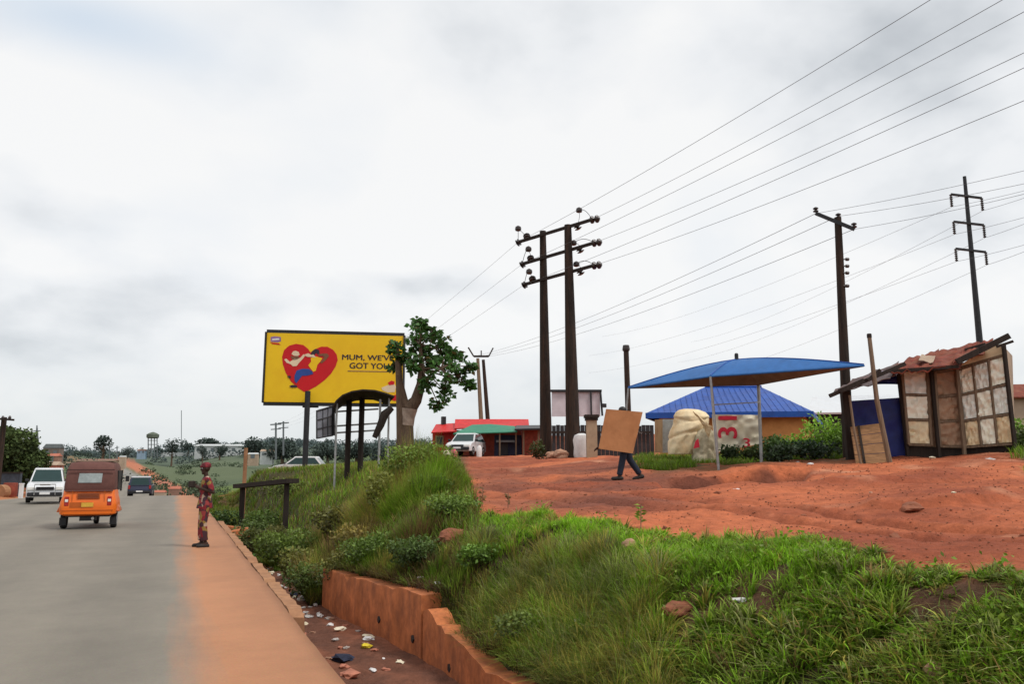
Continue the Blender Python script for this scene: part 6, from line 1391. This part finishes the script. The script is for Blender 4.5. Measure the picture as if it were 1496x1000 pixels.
for i in range(85):
    Y_ = random.choice([random.uniform(9.5,14), random.uniform(13,24)]); wx = float(np.interp(Y_, WX[0], WX[1])); X_ = random.uniform(1.5, wx-.15)
    mk = random.choice(['white','scrapgrey','scrapgrey','scrapred','creamsheet','beigerock']); lb = {'white':'small white plastic scrap lying in the drain','scrapgrey':'small grey plastic scrap lying in the drain','scrapred':'small reddish scrap lying in the drain','creamsheet':'small cream scrap lying in the drain','beigerock':'small beige stone lying in the drain'}[mk]
    scrap(X_, Y_, h1(X_,Y_), random.uniform(.03,.085), mk, lb, {'white':'white scraps in the drain','scrapgrey':'grey scraps in the drain','scrapred':'reddish scraps in the drain','creamsheet':'cream scraps in the drain','beigerock':'beige stones in the drain'}[mk])
for (px, D, s, mk, lb) in [(1076,14.2,.06,'white','white scrap on the red dirt below the hollow'),(1270,13.0,.05,'beigerock','pale scrap in the middle of the red dirt slope'),(1448,18.2,.10,'white','white bag on the dirt at the foot of the shed panels'),(1184,19.3,.08,'white','white scrap on the dirt edge left of the shed'),
        (1166,20.3,.08,'scrapgrey','greenish grey scrap by the low shrub left of the shed'),(1364,19.0,.08,'creamsheet','cream scrap on the dirt under the left shed panels'),(1390,10.6,.03,'creamsheet','tiny pale pebble on the lower right dirt'),(1075,6.9,.06,'white','white scrap in the weeds below the bare earth patch'),
        (840,8.1,.035,'white','white scrap in the grass in the middle of the bank'),(640,10.5,.05,'white','white scrap hanging in the bush just above the drain wall'),(618,11.0,.05,'scrapgrey','grey scrap in the dark bush left of the red rock'),(1200,14.5,.03,'beigerock','tiny stone on the upper dirt slope')]:
    q_ = G(px, D); scrap(q_.x, q_.y, q_.z+(.12 if D < 11.5 and px < 900 else .0), s, mk, lb, None)
# clods on the dirt
for i in range(90):
    while True:
        u_ = random.uniform(760, 1560); D_ = random.uniform(7, 24)
        if D_ > float(edge_d(u_))+.4: break
    x, y = from_uD(u_, D_); scrap(x, y, h1(x,y)-.01, random.choice([random.uniform(.015,.03),random.uniform(.02,.06)]), 'rock', 'small red clod of earth lying on the dirt slope', 'clods on the dirt', 'clod', .6)
# ================================================================== far wood and bushes on the slope
def clumps(us, Ds, hs, ws, n, col, name, label):
    Pn = []; Cl = []; Sz = []
    for u_, D_, h_, w_ in zip(us, Ds, hs, ws):
        x, y = from_uD(u_, D_); z = h1(x, y); d = rng.normal(size=(n,3)); d /= np.linalg.norm(d,axis=1)[:,None]; r = rng.uniform(.3,1,(n,1))**.5
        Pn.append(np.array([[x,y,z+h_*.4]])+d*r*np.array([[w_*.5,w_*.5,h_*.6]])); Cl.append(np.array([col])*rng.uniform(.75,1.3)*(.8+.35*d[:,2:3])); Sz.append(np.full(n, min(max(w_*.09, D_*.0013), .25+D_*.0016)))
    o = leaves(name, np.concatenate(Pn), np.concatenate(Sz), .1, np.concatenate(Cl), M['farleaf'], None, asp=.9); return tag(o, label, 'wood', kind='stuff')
n_ = 170; us = rng.uniform(90, 640, n_); Ds = rng.uniform(560, 900, n_); clumps(us, Ds, rng.uniform(4,9,n_), rng.uniform(9,22,n_), 160, (.085,.115,.115), 'far_wood', 'dark belt of woodland along the far ridge')  # leaf colour paled towards distance haze
n_ = 230; us = rng.uniform(215, 660, n_); Ds = np.exp(rng.uniform(np.log(110), np.log(600), n_)); clumps(us, Ds, rng.uniform(1.2,3.2,n_), rng.uniform(3,9,n_), 110, (.075,.105,.06), 'valley_bushes', 'scattered dark bushes over the green valley slope')  # bush green lifted towards haze as well
n_ = 60; us = rng.uniform(-240, 170, n_); Ds = rng.uniform(200, 520, n_); clumps(us, Ds, rng.uniform(3,7,n_), rng.uniform(6,16,n_), 130, (.08,.11,.085), 'hill_bushes', 'dark bushes and low trees on the hill behind the taxi')
# ================================================================== far buildings, towers, red roofs
def far_house(px0, px1, yt, yb, D, wm, rm, label, roof=True, rise=3, win=0):
    a = P(px0,yb,D); b = P(px1,yb,D); root = empty('far_house', ((a.x+b.x)/2,(a.y+b.y)/2,a.z), label, 'house', 'houses in the distance'); dp = (b-a).length*.5
    zt = P(px0,yt,D).z; a.z = b.z = a.z-4
    MB().prism([a,b,b+VF*dp,a+VF*dp], (0,0,zt-a.z)).build('wall', wm, root)
    if roof:
        z1 = zt+rise*D/F; e_ = (b-a).normalized()*(.04*(b-a).length); A0 = a-e_; B0 = b+e_; A0.z = B0.z = zt; r0 = (a+VF*dp/2); r1_ = (b+VF*dp/2); r0.z = r1_.z = z1
        A1 = A0+VF*dp; B1 = B0+VF*dp; A0 = A0-VF*.05*dp; B0 = B0-VF*.05*dp
        MB().add([A0,B0,B1,A1,r0,r1_], [(0,1,5,4),(2,3,4,5),(1,2,5),(3,0,4),(3,2,1,0)]).build('roof', rm, root)
    for k in range(win):
        s = (k+.5)/win; c = Vector((a.x,a.y,0)).lerp(Vector((b.x,b.y,0)), s); hw_ = (b-a).length/win*.22; e_ = (b-a).normalized(); zc = P(px0,(yt*.5+yb*.5),D).z
        MB().prism([c-e_*hw_+Vector((0,0,zc-hw_)), c+e_*hw_+Vector((0,0,zc-hw_)), c+e_*hw_+Vector((0,0,zc+hw_)), c-e_*hw_+Vector((0,0,zc+hw_))], -VF*.1).build('window', M['fardark'], root)
    return root
far_house(284,346,652,663,590,M['farwall'],M['farwall'],'long white building among trees on the far ridge',True,3,6)
far_house(230,282,661.5,664.5,640,M['farwall'],M['farwall'],'thin pale wall on the ridge below the water tower',False)
far_house(200,212,659,663,560,mat('far_blue_wall',(.25,.36,.46),.9,.1,1,0),M['farroof'],'small bluish house at the foot of the water tower',True,2,2)
far_house(62,86,655,668,170,mat('far_brown_wall',(.18,.14,.12),.9,.2,1,0),mat('far_dark_roof',(.09,.10,.10),.9,.2,1,0),'house with a dark pitched roof above the white off-road vehicle',True,6,2)
far_house(36,80,680,700,95,M['farred'],M['fartan'],'low brown house with tan roof on the left behind the off-road vehicle',True,5,2)
far_house(62,84,667,676,130,M['farroof'],M['farred'],'small red roofed house just left of the taxi hood',True,4,1)
far_house(112,168,673,678,330,M['fartan'],M['farroof'],'long flat tan house on the hill above the taxi',True,2,5)
far_house(174,183,668,671,330,M['fartan'],M['farwall'],'small pale house at the top of the red embankment',True,1.5,0)
far_house(246,262,715,722,140,M['farroof'],M['farred'],'low red roofed house at the foot of the red embankment',True,4,0)
far_house(224,240,720,726,125,M['fartan'],M['farred'],'small red roofed hut beside the navy car',True,3,0)
far_house(380,398,660,668,420,M['farwall'],M['fartan'],'pale far house left of the billboard post',True,3,2)
far_house(362,376,664,670,430,M['fartan'],M['farwall'],'small pale far house behind the concrete post',True,2,1)
wt = empty('water_tower', P(223,664,560), 'far water tower with a dark tank on tall pale legs', 'water tower')
for x in (216.5,221,225.5,229.5):
    MB().beam(P(x,668,560), P(x,640,560), .5).build('leg', M['fardark'], wt)
m = MB()
for y in (644,650,656): m.beam(P(216,y,560), P(230,y,560), .4)
m.build('brace', M['fardark'], wt)
b_ = P(223,641,560); MB().lathe(b_, (0,0,1), [(3.2,0),(4.0,.6),(4.1,2.6),(2.6,3.6),(.4,4.4)], 12).build('tank', mat('far_tank',(.11,.13,.10),.9,.2,1,0), wt, True)
for (x, yt, yb, D, w, lb) in [(54,622,664,480,.5,'thin lattice mast on the skyline at the left'),(265,600,664,900,.55,'very thin tall mast on the far ridge'),(403,618,668,160,.3,'grey utility pole left of the billboard post'),(414,616,662,150,.26,'dark utility pole just left of the billboard post'),(160,652,668,420,.4,'short pole right of the flat crowned tree'),(171,652,668,420,.4,'short pole beside the round ridge tree')]:
    e_ = empty('far_mast', P(x,yb,D), lb, 'mast'); MB().beam(P(x,yb+4,D), P(x,yt,D), w).build('pole', M['fardark'], e_)
    if x in (403,414,160,171):
        wd = 8 if x > 400 else 3
        MB().beam(P(x-wd,yt+3,D), P(x+wd,yt+2,D), w*.8).build('cross_arm', M['fardark'], e_); MB().beam(P(x-wd*.9,yt+10,D), P(x+wd*.9,yt+9,D), w*.6).build('cross_arm', M['fardark'], e_)
    if x == 54:
        MB().beam(P(49,630,D), P(59,630,D), .5).beam(P(50,641,D), P(58,641,D), .4).beam(P(50,664,D),P(53.5,625,D),.3).beam(P(58,664,D),P(54.5,625,D),.3).build('lattice', M['fardark'], e_)
lm = empty('power_pole', G(-4,52), 'dark pole with a cross arm at the left frame edge above the trees', 'power pole')
q_ = G(-1,52); MB().tube([q_, vert(q_, P(-1,610,52))], .16, 8).build('pole', M['polewood'], lm); MB().beam(P(-22,611,52), P(20,614,51.6), .13).build('cross_arm', M['darkwood'], lm)
for x in (-14,4,14): MB().lathe(P(x,613,51.8), (0,0,1), [(.06,0),(.1,.1),(.05,.22)], 8).build('insulator', M['ceramic'], lm)
# left roadside: dark fence, white sign post, parked dark van
fn = empty('dark_wall', G(5,56), 'low dark wall along the left roadside behind the white post', 'wall')
a = G(-120,57); b = G(31,55); z0 = min(a.z,b.z)-.2; a.z = b.z = z0
MB().prism([a,b,b+VF*.2,a+VF*.2], (0,0,1.75)).build('wall', mat('dark_blue_wall',(.055,.065,.085),.9,.3,3,.2), fn)
MB().prism([a-VF*.05+Vector((0,0,1.75)),b-VF*.05+Vector((0,0,1.75)),b+VF*.25+Vector((0,0,1.75)),a+VF*.25+Vector((0,0,1.75))], (0,0,.1)).build('coping', M['darkwood'], fn)
q_ = G(34,48); e_ = empty('marker_post', q_, 'white marker post on the left verge beside the off-road vehicle', 'post'); MB().box(q_+Vector((0,0,.5)), (.2,.15,1.05), -YAW).build('post', M['white'], e_); MB().box(q_+Vector((0,0,1.04)), (.24,.19,.06), -YAW).build('cap', M['white'], e_)
q_ = G(5,51); e_ = empty('concrete_ring', q_, 'pale concrete culvert ring at the left frame edge', 'culvert'); MB().lathe(q_+Vector((0,0,.25))-VF*.3, (sy_,cy_,0), [(.32,0),(.45,0),(.45,.6),(.32,.6)], 16).build('ring', M['concrete'], e_)
q_ = G(18,52); m = MB(); m.lathe(q_, (0,0,1), [(.38,0),(.42,.1),(.42,.8),(.38,.9)], 14); tag(m.build('oil_drum', M['brownwall'], smooth=True), 'rusty dark drum standing before the dark wall on the left', 'drum')
# far walkers and a motorcycle-sized speck on the crest are left as small figures


# fine gravel strewn over the dirt
n = 5200; ug = rng.uniform(640, 1750, n); Dg = np.exp(rng.uniform(np.log(5), np.log(26), n)); kp = Dg > edge_d(ug)+.1; ug, Dg = ug[kp], Dg[kp]; n = len(ug); Xg, Yg = from_uD(ug, Dg); sz = rng.uniform(.004,.018,n)*(.6+Dg/20)
bs_v = np.array([(1,0,0),(-1,0,0),(0,1,0),(0,-1,0),(0,0,.7),(0,0,-.7)], float); bf_ = np.array([(0,2,4),(2,1,4),(1,3,4),(3,0,4),(2,0,5),(1,2,5),(3,1,5),(0,3,5)])
Vg = (np.stack([Xg,Yg,H(Xg,Yg)+sz*.25],1)[:,None,:]+bs_v[None]*sz[:,None,None]*rng.uniform(.6,1.3,(n,6,1))).reshape(-1,3); Qg = (np.arange(n)[:,None,None]*6+bf_[None]).reshape(-1,3)
tag(mesh_np('gravel', Vg, Qg, M['rock']), 'fine gravel and crumbs strewn over the red dirt', 'gravel', kind='stuff')
